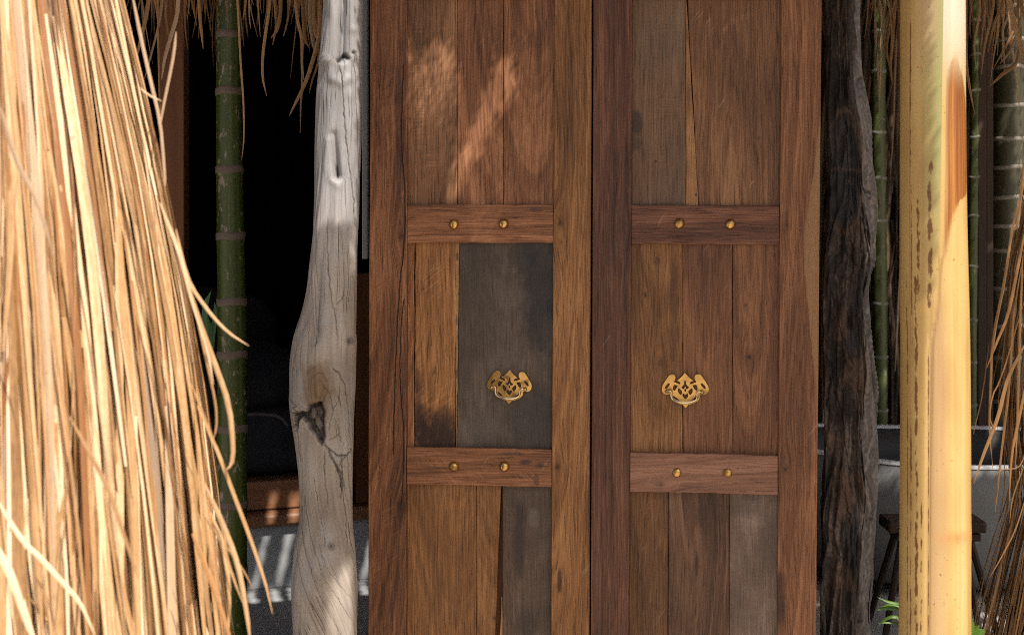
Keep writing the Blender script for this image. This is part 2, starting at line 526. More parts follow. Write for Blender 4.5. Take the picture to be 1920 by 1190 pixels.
class Leaf:
    def __init__(s, name, label, x_mid, proud):
        p = door_pt(x_mid, 400, 0)
        s.base = np.array([p[0], p[1], 0.0])
        s.proud = proud
        s.root = thing(name, label, 'door', tuple(s.base), -YAW)

    def local(s, p):
        q = p - s.base
        return np.array([q @ DU, -(q @ DN), q[2]])

    def board(s, name, TL, TR, BR, BL, front, back, mat, horiz=False, jit=0.0006, bev=0.0016, tilt=0.0):
        """A board whose front face fills the quad of photo pixels, `front` metres proud of the door plane."""
        TL, TR, BR, BL = [np.array(q, float) for q in (TL, TR, BR, BL)]
        if horiz: A, B, Cc, D = TL, TR, BL, BR      # runs along x: edge1 top TL->TR, edge2 bottom BL->BR
        else: A, B, Cc, D = TL, BL, TR, BR          # runs down: edge1 left TL->BL, edge2 right TR->BR
        fr = front + s.proud
        n = 28
        t = np.linspace(0, 1, n)
        sd = int(abs(A[0] * 7 + A[1] * 3)) + (1 if horiz else 0)
        V, UV = [], []
        for i, tt in enumerate(t):
            p1, p2 = A + (B - A) * tt, Cc + (D - Cc) * tt
            j1 = (vnoise(tt * 23, 0.3, sd) - 0.5) * 2 * jit + (vnoise(tt * 5, 0.7, sd) - 0.5) * 2 * jit
            j2 = (vnoise(tt * 23, 0.3, sd + 5) - 0.5) * 2 * jit + (vnoise(tt * 5, 0.7, sd + 5) - 0.5) * 2 * jit
            w1, w2 = s.local(door_pt(p1[0], p1[1], fr)), s.local(door_pt(p2[0], p2[1], fr))
            ax = (w2 - w1); wl = np.linalg.norm(ax); ax /= wl
            w1 = w1 + ax * j1; w2 = w2 + ax * j2
            du = (p2 - p1) / wl    # px per metre across
            yf = w1[1]; yb = -(back + s.proud)
            prof = [(0, yb), (0, yf + bev), (bev * 0.3, yf + bev * 0.3), (bev, yf), (wl * 0.5, yf - tilt), (wl - bev, yf), (wl - bev * 0.3, yf + bev * 0.3), (wl, yf + bev), (wl, yb)]
            for (q, yy) in prof:
                P = w1 + ax * min(q, wl)
                V.append((P[0], yy, P[2]))
                pp = p1 + du * q
                off = (yy - yf) * 900
                pp = pp - (p2 - p1) / np.linalg.norm(p2 - p1) * (off if q < wl * 0.5 else -off)
                UV.append((pp[0] / 1000, pp[1] / 1000))
        m = 9
        fc = [tuple(q) for q in grid_faces(n, m)]
        fc += [tuple(range(m)), tuple(range((n - 1) * m, n * m))[::-1]]
        me = mesh(name, V, fc, mat, UV)
        bm = bmesh.new(); bm.from_mesh(me)
        bmesh.ops.recalc_face_normals(bm, faces=bm.faces[:]); bm.to_mesh(me); bm.free()
        return link(name, me, s.root)


def lx(a, b):   # x on a near-vertical line at row y
    return lambda y: a + (b - a) * y / 1190.0


X_lo, X_li, X_ri, X_mid = lx(693.5, 690), lx(763.5, 761.5), lx(1040.5, 1033.5), lx(1110, 1105.5)
X_mid2, X2_li, X2_ri, X2_ro = lx(1112.5, 1107.5), lx(1185.5, 1179), lx(1465.5, 1457), lx(1541, 1530)
TOP, BOT = -150, 1660

# palette (true base colours of the timber)
RD, RM, RL = (0.042, 0.014, 0.005), (0.158, 0.063, 0.026), (0.35, 0.162, 0.075)       # reddish brown
OD, OM, OL = (0.044, 0.016, 0.004), (0.170, 0.072, 0.022), (0.37, 0.182, 0.068)       # orange brown
DD, DM, DL = (0.024, 0.008, 0.004), (0.084, 0.031, 0.016), (0.21, 0.092, 0.047)       # dark red
BD, BM, BL = (0.038, 0.016, 0.006), (0.142, 0.064, 0.028), (0.31, 0.158, 0.077)       # neutral brown

L = Leaf('door_leaf', 'wooden door leaf with a charcoal plank behind its brass pull, beside the driftwood post', 900, 0.0)
R = Leaf('door_leaf', 'wooden door leaf with its brass pull on warm brown planks, beside the charred black post', 1320, 0.010)


def vboard(lf, name, xl, xr, y0, y1, front, mat, back=-0.03, **k):
    if name == 'plank': k.setdefault('tilt', random.uniform(-.0012, .0012))
    return lf.board(name, (xl(y0), y0), (xr(y0), y0), (xr(y1), y1), (xl(y1), y1), front, back, mat, **k)


def cst(v): return lambda y: v
def sub(f, d): return lambda y: f(y) + d


# --- left leaf
m = wood('stile_wood_a', RD, RM, RL, c=0.66, h=0.05, tilt=0.10, l0=0.3, ringf=75, ring=0.5, warp=0.03, band=0.9, saw=0.35, sawang=0.6,
         knots=[(752, 442, 7, 1), (748, 945, 9, 1), (742, 185, 10, .4)], cracks=[(1.6, (757, 120), (752, 260), (759, 390), (748, 560), (741, 700), (738, 860)), (1.4, (758, 560), (750, 690), (757, 830), (750, 960))], blot=0.7)
vboard(L, 'stile', X_lo, X_li, TOP, BOT, 0.0, m, back=-0.04)
m = wood('stile_wood_b', OD, OM, OL, c=1.02, h=0.10, tilt=0.06, l0=0.9, ringf=60, ring=0.35, warp=0.02, band=0.7,
         knots=[(1052, 418, 8, .8), (1052, 452, 5, .7), (1045, 876, 7, 1), (1040, 1030, 10, .6), (1049, 1110, 9, .8)], stains=[(1049, 1085, 5, 26, .85, (0.03, 0.013, 0.006))])
vboard(L, 'stile', X_ri, X_mid, TOP, BOT, 0.0, m, back=-0.04)


def rail(lf, xl, xr, yl0, yr0, yl1, yr1, front, mat):
    return lf.board('rail', (xl, yl0), (xr, yr0), (xr, yr1), (xl, yl1), front, -0.035, mat, horiz=True)


e = 1.2
m = wood('rail_wood_a', RD, mul3(RM, 1.12), mul3(RL, 1.1), horiz=True, c=0.30, h=0.08, tilt=0.05, l0=0.9, ringf=90, ring=0.3, warp=0.008, stains=[(1005, 393, 14, 6, .6, (0.05, 0.022, 0.014))], saw=0.2, sawang=1.4)
rail(L, X_li(420) + e, X_ri(420) - e, 383, 384, 455, 455.5, -0.003, m)
m = wood('rail_wood_b', RD, mul3(RM, 1.05), RL, horiz=True, c=0.82, h=0.08, tilt=0.06, l0=0.9, ringf=80, ring=0.3, warp=0.012, saw=0.8, sawang=-0.9,
         stains=[(985, 866, 16, 5, .7), (1012, 872, 10, 8, .6), (1005, 900, 6, 12, .5), (960, 850, 26, 4, .7)])
rail(L, X_li(870) + e, X_ri(870) - e, 837.5, 842.5, 907.5, 913, -0.003, m)
m = wood('rail_wood_c', RD, RM, RL, horiz=True)
rail(L, X_li(-40) + e, X_ri(-40) - e, -76, -75, -3, -2.5, -0.003, m)
m = wood('rail_wood_d', RD, RM, RL, horiz=True)
rail(L, X_li(1600) + e, X_ri(1600) - e, 1570, 1585, BOT, BOT, -0.003, m)
REC = -0.013
# upper panel
vboard(L, 'plank', sub(X_li, -6), cst(857), -10, 392, REC, wood('plank_wood_a', BD, mul3(BM, 1.05), BL, c=0.80, h=0.16, tilt=0.05, ringf=55, ring=0.3, saw=0.55, sawang=0.05, warp=0.01, knots=[(815, 112, 6, .5)]))
vboard(L, 'plank', cst(857.6), cst(943.5), -10, 392, REC - 0.0010, wood('plank_wood_b', RD, RM, RL, c=0.95, h=0.10, tilt=0.12, ringf=55, ring=0.35, saw=0.35, sawang=0.9, warp=0.016))
vboard(L, 'plank', cst(944.0), sub(X_ri, 6), -10, 392, REC, wood('plank_wood_c', RD, mul3(RM, 0.95), mul3(RL, .95), c=1.0, h=0.14, tilt=0.1, ringf=60, ring=0.4, warp=0.014, knots=[(968, 118, 6, .9)],
       stains=[(968, 30, 12, 70, .5, (0.045, 0.018, 0.010)), (1010, 90, 6, 60, .55, (0.04, 0.016, 0.009)), (975, 85, 12, 20, .4, (0.045, 0.018, 0.010))]))
# middle panel
vboard(L, 'plank', sub(X_li, -6), lambda y: 778 + 2.5 * math.sin(y / 37.0), 446, 846, REC - 0.0016, wood('plank_wood_d', RD, mul3(RM, 1.1), mul3(RL, 1.1), c=0.70, h=0.1, ringf=60, warp=0.012), jit=0.0012)
vboard(L, 'plank', lambda y: 779.5 + 2.5 * math.sin(y / 37.0), cst(854), 446, 846, REC, wood('plank_wood_e', OD, mul3(OM, 1.25), mul3(OL, 1.25), c=0.77, h=0.05, tilt=0.10, l0=.6, ringf=65, ring=0.5, warp=0.022, saw=0.55, sawang=0.8,
       knots=[(815, 698, 7, 1), (790, 720, 16, .6)], stains=[(812, 822, 70, 62, .97, (0.016, 0.006, 0.004)), (772, 800, 30, 60, .5, (0.022, 0.009, 0.006)), (785, 745, 9, 60, .6, (0.03, 0.012, 0.009)), (835, 785, 30, 26, .6, (0.03, 0.012, 0.007))]), jit=0.0012)
vboard(L, 'plank', cst(854.4), lambda y: 861 - 0.012 * (y - 455), 446, 846, REC - 0.0005, wood('plank_wood_f', (0.11, 0.055, 0.022), (0.24, 0.125, 0.052), (0.42, 0.25, 0.12), c=0.9, ringf=90, warp=0.01, stains=[(856, 600, 4, 14, .7), (858, 480, 3, 10, .7), (856, 700, 4, 9, .6)]), jit=0.0009)
vboard(L, 'plank', lambda y: 861.5 - 0.012 * (y - 455), sub(X_ri, 6), 446, 849, REC - 0.001, wood('plank_wood_g', (0.03, 0.017, 0.011), (0.06, 0.036, 0.024), (0.11, 0.07, 0.048), c=0.95, ringf=60, ring=0.2, grey=0.72, greycol=(0.056, 0.041, 0.031), greylite=(0.14, 0.105, 0.082),
       saw=0.75, sawang=0.02, stains=[(1010, 560, 34, 120, .8, (0.014, 0.013, 0.016)), (1000, 780, 50, 70, .55, (0.022, 0.022, 0.026)), (900, 800, 50, 40, .35, (0.10, 0.085, 0.075)), (985, 480, 30, 40, .6, (0.016, 0.014, 0.015))], scuff=0.05, blot=0.9))
# lower panel
vboard(L, 'plank', sub(X_li, -6), cst(893), 900, 1580, REC, wood('plank_wood_h', OD, mul3(OM, .9), mul3(OL, .85), c=0.86, h=0.2, tilt=0.06, ringf=50, ring=0.2, warp=0.012))
vboard(L, 'plank', cst(893.6), lambda y: 940 - max(0, (y - 1115)) * 0.06, 900, 1580, REC - 0.0006, wood('plank_wood_i', OD, mul3(OM, .85), mul3(OL, .8), c=0.95, h=0.12, tilt=0.1, ringf=60, ring=0.3, warp=0.014, knots=[(928, 1159, 5, 1)]))
vboard(L, 'plank', lambda y: 941 - max(0, (y - 1115)) * 0.06, lambda y: 941.8, 1118, 1580, REC - 0.0008, wood('plank_wood_j', (0.16, 0.08, 0.03), (0.3, 0.16, 0.07), (0.42, 0.25, 0.12)))
vboard(L, 'plank', cst(942.4), sub(X_ri, 6), 900, 1580, REC, wood('plank_wood_k', (0.035, 0.018, 0.011), (0.075, 0.04, 0.024), (0.13, 0.075, 0.048), c=1.0, ringf=60, ring=0.2, grey=0.5, greycol=(0.062, 0.043, 0.032), greylite=(0.155, 0.118, 0.093),
       saw=0.55, sawang=0.02, stains=[(975, 1010, 16, 80, .7, (0.016, 0.012, 0.011)), (1000, 970, 14, 22, .35, (0.16, 0.13, 0.11)), (990, 1170, 30, 30, .5, (0.02, 0.014, 0.012))], scuff=0.05, blot=0.9))

# --- right leaf
sap_base['stile_wood_c'] = 1100
m = wood('stile_wood_c', DD, DM, DL, c=1.42, h=0.10, tilt=0.015, ringf=55, ring=0.45, band=1.2, warp=0.008, knots=[(1171, 420, 7, .9)], sap=(-1, [(-1200 * .1, 0.0), (960, 0.0), (1010, 0.04), (1190, 0.052), (1800, 0.06)]) if False else None)
vboard(R, 'stile', X_mid2, X2_li, TOP, BOT, 0.0, m, back=-0.05)
sap_base['stile_wood_d'] = 1450
g_pts = [(-120, 0.42), (150, 0.375), (300, 0.315), (470, 0.235), (560, 0.255), (650, 0.29), (760, 0.34), (860, 0.40), (1080, 0.45)]
m = wood('stile_wood_d', RD, mul3(RM, .92), mul3(RL, .9), c=1.38, h=0.06, tilt=0.10, l0=0.15, ringf=45, ring=0.35, warp=0.02, band=0.8, knots=[(1471, 877, 6, 1), (1478, 420, 5, .7)],
         stains=[(1463, 1120, 16, 60, .75, (0.026, 0.011, 0.007)), (1474, 1000, 12, 60, .4, (0.10, 0.035, 0.012))],
         sap=(1, g_pts), sapcol=(0.27, 0.145, 0.065))
vboard(R, 'stile', X2_ri, X2_ro, TOP, BOT, 0.0, m, back=-0.045)
m = wood('rail_wood_e', DD, mul3(DM, 1.2), mul3(DL, 1.15), horiz=True, c=0.36, h=0.08, tilt=0.03, ringf=80, ring=0.35, warp=0.01, scuff=0.35)
rail(R, X2_li(420) + e, X2_ri(420) - e, 384, 386, 457, 458.5, -0.003, m)
m = wood('rail_wood_f', (0.075, 0.032, 0.02), (0.185, 0.086, 0.052), (0.29, 0.15, 0.095), horiz=True, c=0.84, h=0.05, tilt=0.06, l0=1.4, ringf=90, ring=0.35, warp=0.014, knots=[(1238, 908, 9, 1)], blot=.4)
rail(R, X2_li(880) + e, X2_ri(880) - e, 847.5, 854, 921, 927.5, 0.0015, m)
m = wood('rail_wood_g', RD, RM, RL, horiz=True)
rail(R, X2_li(-40) + e, X2_ri(-40) - e, -76, -74, -3, -1.5, -0.003, m)
m = wood('rail_wood_h', RD, RM, RL, horiz=True)
rail(R, X2_li(1600) + e, X2_ri(1600) - e, 1585, 1600, BOT, BOT, -0.003, m)
# upper panel
vboard(R, 'plank', sub(X2_li, -6), cst(1285.5), -10, 394, REC, wood('plank_wood_l', (0.04, 0.019, 0.01), (0.11, 0.056, 0.029), (0.20, 0.112, 0.064), c=1.23, h=0.2, tilt=0.03, ringf=50, ring=0.2, grey=0.34, greycol=(0.092, 0.060, 0.040), greylite=(0.18, 0.13, 0.095), saw=0.45, sawang=0.03,
       stains=[(1194, 232, 14, 28, .8, (0.025, 0.017, 0.013)), (1192, 270, 14, 14, .6, (0.03, 0.02, 0.014)), (1230, 302, 2.5, 3, .9)]))
vboard(R, 'plank', cst(1286.2), lambda y: 1287.5 + max(0, y - 50) * 0.066, -10, 394, REC - 0.0006, wood('plank_wood_m', (0.12, 0.055, 0.02), (0.235, 0.115, 0.045), (0.37, 0.21, 0.095), c=1.3, ringf=90, ring=.2, stains=[(1292, 180, 3, 60, .5, (0.05, 0.02, 0.01)), (1305, 365, 3, 4, .8)]))
vboard(R, 'plank', lambda y: 1288.2 + max(0, y - 50) * 0.066, sub(X2_ri, 6), -10, 394, REC, wood('plank_wood_n', RD, mul3(BM, .92), mul3(BL, .9), c=1.37, h=0.012, tilt=0.075, l0=0.62, ringf=60, ring=0.28, warp=0.014, scuff=0.4, knots=[(1424, 255, 5, .6)], blot=.6))
# middle panel
vboard(R, 'plank', sub(X2_li, -6), cst(1279.5), 448, 860, REC, wood('plank_wood_o', OD, mul3(OM, .85), mul3(OL, .8), c=1.24, h=0.07, tilt=0.10, l0=0.5, ringf=60, ring=0.45, warp=0.022, band=1.0, knots=[(1234, 490, 8, .9), (1212, 553, 6, .9), (1240, 682, 8, .8)], stains=[(1265, 600, 9, 200, .5, (0.04, 0.016, 0.009))]))
vboard(R, 'plank', cst(1280.2), cst(1373.5), 448, 860, REC - 0.0008, wood('plank_wood_p', RD, mul3(RM, .85), mul3(RL, .8), c=1.33, h=0.2, tilt=0.03, ringf=50, ring=0.25, warp=0.01, band=.9))
vboard(R, 'plank', cst(1374.2), sub(X2_ri, 6), 448, 862, REC, wood('plank_wood_q', RD, mul3(RM, .85), mul3(RL, .8), c=1.405, h=0.01, tilt=0.12, l0=0.53, ringf=60, ring=0.35, warp=0.014, knots=[(1398, 571, 4, 1), (1405, 668, 7, 1)]))
# lower panel
vboard(R, 'plank', sub(X2_li, -6), cst(1252.5), 912, 1590, REC, wood('plank_wood_r', OD, mul3(OM, .75), mul3(OL, .72), c=1.25, h=0.2, tilt=0.04, ringf=50, ring=0.25, warp=0.012))
vboard(R, 'plank', cst(1253.2), cst(1367), 912, 1590, REC - 0.0008, wood('plank_wood_s', (0.03, 0.012, 0.007), (0.09, 0.042, 0.022), (0.19, 0.10, 0.055), c=1.29, h=0.0, tilt=0.13, l0=0.90, ringf=60, ring=0.9, warp=0.024, band=.8,
       stains=[(1325, 955, 28, 50, .75, (0.028, 0.012, 0.006)), (1340, 1010, 20, 50, .5, (0.035, 0.014, 0.007)), (1306, 1060, 5, 26, .7, (0.03, 0.012, 0.007))]))
vboard(R, 'plank', cst(1367.7), sub(X2_ri, 6), 912, 1590, REC, wood('plank_wood_t', (0.05, 0.026, 0.018), (0.11, 0.065, 0.045), (0.19, 0.13, 0.10), c=1.41, ringf=60, ring=0.2, grey=0.62, greycol=(0.118, 0.078, 0.058), greylite=(0.25, 0.19, 0.155),
       saw=0.7, sawang=0.02, stains=[(1395, 945, 40, 30, .6, (0.05, 0.032, 0.024)), (1440, 1000, 18, 70, .35, (0.05, 0.034, 0.026))], scuff=0.05, blot=.7))

# --- brass studs
th = np.linspace(0, 2 * math.pi, 18, endpoint=False)
prof = [(1.0, 0.0), (1.0, 0.0012), (0.96, 0.0022), (0.86, 0.0050), (0.70, 0.0075), (0.46, 0.0092), (0.18, 0.0098)]
V = [(r_ * 0.0106 * math.cos(t), -d_, r_ * 0.0112 * math.sin(t)) for r_, d_ in prof for t in th]
fc = [tuple(q) for q in grid_faces(len(prof), 18, True)] + [tuple(range((len(prof) - 1) * 18, len(prof) * 18))]
stud_me = mesh('stud', V, fc, M_brass, smooth=True)
bm = bmesh.new(); bm.from_mesh(stud_me); bmesh.ops.recalc_face_normals(bm, faces=bm.faces[:]); bm.to_mesh(stud_me); bm.free()
for lf, sx, sy in ((L, 851.5, 420.5), (L, 944.5, 419.5), (L, 851.5, 874), (L, 946, 874), (R, 1274, 419.5), (R, 1369.5, 420.5), (R, 1269.5, 885), (R, 1364, 885.5)):
    p = lf.local(door_pt(sx, sy, -0.003 + lf.proud))
    o = link('stud', stud_me, lf.root, (p[0], p[1], p[2]))
    o.rotation_euler = (random.uniform(-.08, .08), random.uniform(0, 6.2), random.uniform(-.08, .08))

# --- pierced brass pulls
half = [(0, 190), (-26, 222), (-60, 262), (-105, 305), (-148, 336), (-120, 344), (-95, 362), (-82, 388), (-92, 408), (-120, 396), (-160, 380), (-195, 372), (-208, 352),
        (-186, 318), (-178, 284), (-184, 250), (-206, 226), (-240, 216), (-280, 228), (-316, 268), (-350, 322), (-392, 385), (-422, 440), (-432, 490), (-424, 540), (-398, 575),
        (-355, 592), (-310, 588), (-296, 572), (-284, 592), (-262, 604), (-268, 640), (-252, 680), (-215, 715), (-160, 746), (-100, 766), (-48, 778), (-28, 806), (0, 836)]
holes_l = [[(-292, 392), (-330, 404), (-362, 440), (-368, 474), (-344, 478), (-318, 452), (-298, 426)],
           [(-205, 424), (-150, 428), (-148, 444), (-172, 486), (-200, 512), (-222, 486)],
           [(-118, 482), (-84, 508), (-62, 540), (-84, 590), (-116, 566), (-132, 524)],
           [(-220, 622), (-180, 640), (-136, 676), (-110, 694), (-160, 688), (-205, 664)]]
holes_c = [[(-16, 352), (16, 352), (20, 400), (44, 436), (68, 458), (44, 476), (20, 492), (0, 446), (-20, 492), (-44, 476), (-68, 458), (-44, 436), (-20, 400)],
           [(0, 482), (18, 512), (0, 542), (-18, 512)],
           [(0, 596), (34, 574), (48, 606), (34, 640), (0, 668), (-34, 640), (-48, 606), (-34, 574)]]
S = 0.0011 / 10.1


def curve_mesh(name, loops, extrude, bevel, mat):
    cu = bpy.data.curves.new(name, 'CURVE')
    cu.dimensions = '2D'; cu.fill_mode = 'BOTH'; cu.extrude = extrude; cu.bevel_depth = bevel; cu.bevel_resolution = 1
    for lp in loops:
        sp = cu.splines.new('POLY')
        sp.points.add(len(lp) - 1)
        for p, q in zip(sp.points, lp): p.co = (q[0], q[1], 0, 1)
        sp.use_cyclic_u = True
    o = bpy.data.objects.new(name, cu)
    C.objects.link(o)
    dg = bpy.context.evaluated_depsgraph_get()
    me = bpy.data.meshes.new_from_object(o.evaluated_get(dg))
    bpy.data.objects.remove(o); bpy.data.curves.remove(cu)
    me.materials.clear(); me.materials.append(mat)
    me.name = name
    return me


def sm_loop(lp, n=3):
    p = np.array(lp + lp[:3], float)
    q = smooth_pts(np.vstack([lp[-1:], p]), (len(lp) + 4) * n)
    out = []
    k = len(lp)
    P = np.array(lp, float)
    for i in range(k):
        a, b, c_, d_ = P[i - 1], P[i], P[(i + 1) % k], P[(i + 2) % k]
        for f in np.linspace(0, 1, n, endpoint=False):
            out.append(tuple(0.5 * (2 * b + (c_ - a) * f + (2 * a - 5 * b + 4 * c_ - d_) * f ** 2 + (3 * b - a - 3 * c_ + d_) * f ** 3)))
    return out


outline = half + [(-q[0], q[1]) for q in half[-2:0:-1]]
def grow(h, k):
    cx_, cy_ = sum(q[0] for q in h) / len(h), sum(q[1] for q in h) / len(h)
    return [(cx_ + (q[0] - cx_) * k, cy_ + (q[1] - cy_) * k) for q in h]


holes_l = [grow(h, 1.22) for h in holes_l]
holes_c = [grow(holes_c[0], 1.12), grow(holes_c[1], 1.1), grow(holes_c[2], 1.18)]
loops = [outline] + [sm_loop(h) for h in holes_l] + [sm_loop([(-q[0], q[1]) for q in h][::-1]) for h in holes_l] + [sm_loop(h) for h in holes_c]
CYR = 510
loops = [[(q[0] * S, (CYR - q[1]) * S) for q in lp] for lp in loops]
plate_me = curve_mesh('handle', loops, 0.0006, 0.0005, M_brass)
co = np.empty(len(plate_me.vertices) * 3)
plate_me.vertices.foreach_get('co', co)
co = co.reshape(-1, 3)
bow = 0.0022 * (1 - (co[:, 0] / 0.047) ** 2)           # the plate is slightly domed
co = np.stack([co[:, 0], -co[:, 2] - 0.0018 - bow, co[:, 1]], 1)
plate_me.vertices.foreach_set('co', co.ravel()); plate_me.update()
bpts = [(-318, 522, 10), (-296, 520, 12), (-262, 528, 12), (-262, 600, 11), (-250, 655, 11), (-215, 690, 12), (-150, 712, 14), (-70, 724, 15), (0, 728, 15), (80, 722, 15), (150, 706, 14), (196, 682, 12), (212, 640, 11), (216, 580, 11), (232, 540, 12), (270, 536, 12), (300, 540, 10)]
bp = smooth_pts([(q[0] * S, -q[2] * 0.001, (CYR - q[1]) * S) for q in bpts], 60)
rad = np.interp(np.linspace(0, 1, 60), [0, .2, .5, .8, 1], [0.0014, 0.0016, 0.0026, 0.0016, 0.0014])
Vb, Fb = tube(bp, rad, 10)
bail_me = mesh('bail', Vb, Fb, M_bail, smooth=True)
sph = [(math.sin(t) * math.cos(p), -math.cos(t) * 1.0, math.sin(t) * math.sin(p)) for t in np.linspace(0.05, 2.6, 8) for p in np.linspace(0, 2 * math.pi, 14, endpoint=False)]
post_me = mesh('handle_post', np.array(sph) * 0.0042, [tuple(q) for q in grid_faces(8, 14, True)] + [tuple(range(14))], M_brass, smooth=True)
for lf, hx, hy, s_ in ((L, 955.5, 724, 0.985), (R, 1285, 730.5, 1.0)):
    p = lf.local(door_pt(hx, hy, REC + lf.proud))
    h = link('handle', plate_me, lf.root, (p[0], p[1], p[2]))
    h.scale = (s_, 1, s_)
    h.rotation_euler = (0, math.radians(1.6 if lf is L else -1.2), 0)
    link('bail', bail_me, h)
    for qx, qy in ((-340, 535), (310, 545)):
        link('handle_post', post_me, h, (qx * S, -0.008, (CYR - qy) * S))

# a charcoal shadow gap backing: each leaf has a dark ledge board behind its panels
for lf, x0, x1 in ((L, 705, 1095), (R, 1125, 1520)):
    lf.board('backing_board', (x0, -140), (x1, -140), (x1, 1650), (x0, 1650), -0.032, -0.044, M_brownpost)


# ------------------------------------------------------------------ lofted posts
def loft_post(rows, d, nrow, nth, ytop, ybot, section, disp, mat, name, extra=None):
    """rows: (py, xl, xr[, xf]) outline in photo pixels. section(theta)->(across -1..1, depth m) unit; disp(px,py,front)->(normal offset m, attrs)"""
    rows = np.array(rows, float)
    py = np.linspace(ytop, ybot, nrow)
    sp = smooth_rows(rows, py)
    th = np.linspace(-math.pi, math.pi, nth, endpoint=False)
    xl, xr = sp[:, 0], sp[:, 1]
    cx, rx = (xl + xr) / 2, (xr - xl) / 2
    A, Dp = section(th, py, sp)                       # (nrow,nth) across -1..1 ; depth metres (negative towards viewer)
    PX = cx[:, None] + rx[:, None] * A
    PY = np.repeat(py[:, None], nth, 1)
    xc = ((cx - CX) * d / F)[:, None]                 # axis of each row; the section is turned to face the viewer
    ph = np.arctan2(xc, d)
    lat = A * rx[:, None] * d / F * np.cos(ph)
    X = xc + np.cos(ph) * lat + np.sin(ph) * Dp
    Y = d - np.sin(ph) * lat + np.cos(ph) * Dp
    Z = EYE - (PY - HY) * d / F
    P = np.stack([X, Y, Z], -1)
    tu = np.roll(P, -1, 1) - np.roll(P, 1, 1)
    tv = np.gradient(P, axis=0)
    N = np.cross(tu, tv)
    N /= np.linalg.norm(N, axis=2)[..., None] + 1e-12
    ctr = np.stack([(cx - CX) * d / F, np.full(nrow, d + 0.04), Z[:, 0]], -1)[:, None, :]
    sgn = np.sign(np.sum(N * (P - ctr), axis=2).mean())
    N *= sgn
    front = np.clip(-N[..., 1] * 3 + 0.5, 0, 1)
    off, at = disp(PX, PY, front, np.repeat(th[None, :], nrow, 0))
    P = P + N * off[..., None]
    # arc-length based UV so that the front matches photo pixels
    seg = np.linalg.norm(np.roll(P, -1, 1) - P, axis=2)
    cum = np.cumsum(seg, 1) - seg
    mid_i = nth // 2
    U = (cum - cum[:, mid_i:mid_i + 1]) * F / d + PX[:, mid_i:mid_i + 1]
    UV = np.stack([U / 1000, PY / 1000], -1)
    fc = grid_faces(nrow, nth, True)
    at = {k: v.ravel() for k, v in at.items()}
    at['fu'] = (PX / 1000).ravel()
    return mesh(name, P.reshape(-1, 3), fc, mat, UV.reshape(-1, 2), smooth=True, attrs=at)


def smooth_rows(rows, py):
    out = []
    y = rows[:, 0]
    for k in range(1, rows.shape[1]):
        q = np.stack([y, rows[:, k]], 1)
        s_ = smooth_pts(q, 800)
        o = np.argsort(s_[:, 0])
        out.append(np.interp(py, s_[o, 0], s_[o, 1]))
    return np.stack(out, 1)


def round_section(depth_ratio, d):
    def f(th, py, sp):
        rx = (sp[:, 1] - sp[:, 0]) / 2 * d / F
        A = np.repeat(np.sin(th)[None], len(py), 0)
        D = -np.cos(th)[None] * rx[:, None] * depth_ratio
        return A, D
    return f


# --- driftwood post
drift_rows = [(-760, 622, 690), (-300, 615, 684), (-120, 610, 680), (0, 607, 678), (100, 600, 678), (180, 595, 678), (250, 592, 678), (350, 589, 675), (400, 587, 674), (450, 584, 672), (500, 579, 670), (550, 573, 668.5), (590, 565, 667.5), (620, 555, 667), (640, 550, 668.5),
              (680, 544, 668), (720, 542, 667), (760, 541, 665.5), (800, 546, 664.5), (830, 550, 664), (900, 557, 662), (960, 559, 660.5), (985, 557, 661), (1020, 550, 664), (1060, 546, 667.5), (1100, 545, 669.5), (1190, 549, 669.5), (1300, 548, 672), (1500, 540, 678), (1700, 532, 688)]
cracks_d = [(1.3, 3.0, [(635, 118), (641, 160), (646, 240), (654, 300), (663, 370), (668, 440)]),
            (0.8, 1.5, [(661, 105), (666, 140), (670, 240), (673, 320)]),
            (1.0, 2.0, [(595, 560), (594, 600), (596, 636), (588, 648)]),
            (1.2, 2.0, [(612, 400), (614, 470), (619, 540), (628, 590), (636, 650)]),
            (1.8, 4.0, [(604, 822), (618, 834), (634, 846), (650, 848), (657, 838), (661, 848)]),
            (1.2, 2.5, [(650, 848), (640, 858), (636, 868)]),
            (2.6, 4.5, [(614, 828), (622, 850), (630, 862), (640, 882), (646, 900), (648, 912)]),
            (2.2, 4.0, [(632, 868), (640, 892), (642, 915), (638, 930)]),
            (1.0, 2.0, [(608, 832), (607, 870), (612, 910), (617, 950)]),
            (1.0, 2.0, [(616, 818), (632, 808), (640, 806)]),
            (1.4, 3.0, [(622, 682), (634, 692), (645, 715), (650, 745), (653, 780), (655, 830)]),
            (1.0, 1.5, [(632, 732), (636, 745), (638, 756)]),
            (1.0, 1.5, [(604, 712), (618, 730), (624, 760), (617, 790), (613, 800)]),
            (1.4, 2.0, [(631, 569), (638, 560), (648, 551)]),
            (1.4, 2.5, [(553, 792), (556, 815), (560, 845), (562, 862)]),
            (0.7, 1.2, [(588, 880), (596, 930), (606, 985), (611, 1020)]),
            (0.7, 1.2, [(570, 900), (582, 990), (604, 1060), (640, 1120), (664, 1160)]),
            (0.7, 1.2, [(596, 1000), (612, 1050), (640, 1090), (664, 1120)]),
            (0.7, 1.2, [(562, 960), (576, 1030), (600, 1100), (636, 1170), (660, 1230)]),
            (0.8, 1.5, [(640, 840), (642, 900), (648, 960), (652, 1040)])]
cavity = [(548, 770), (560, 764), (574, 766), (577, 752), (588, 749), (605, 748), (609, 765), (608, 790), (610, 812), (603, 825), (597, 818), (590, 806), (580, 796), (573, 786), (565, 776), (558, 780), (556, 796), (552, 804), (549, 788)]


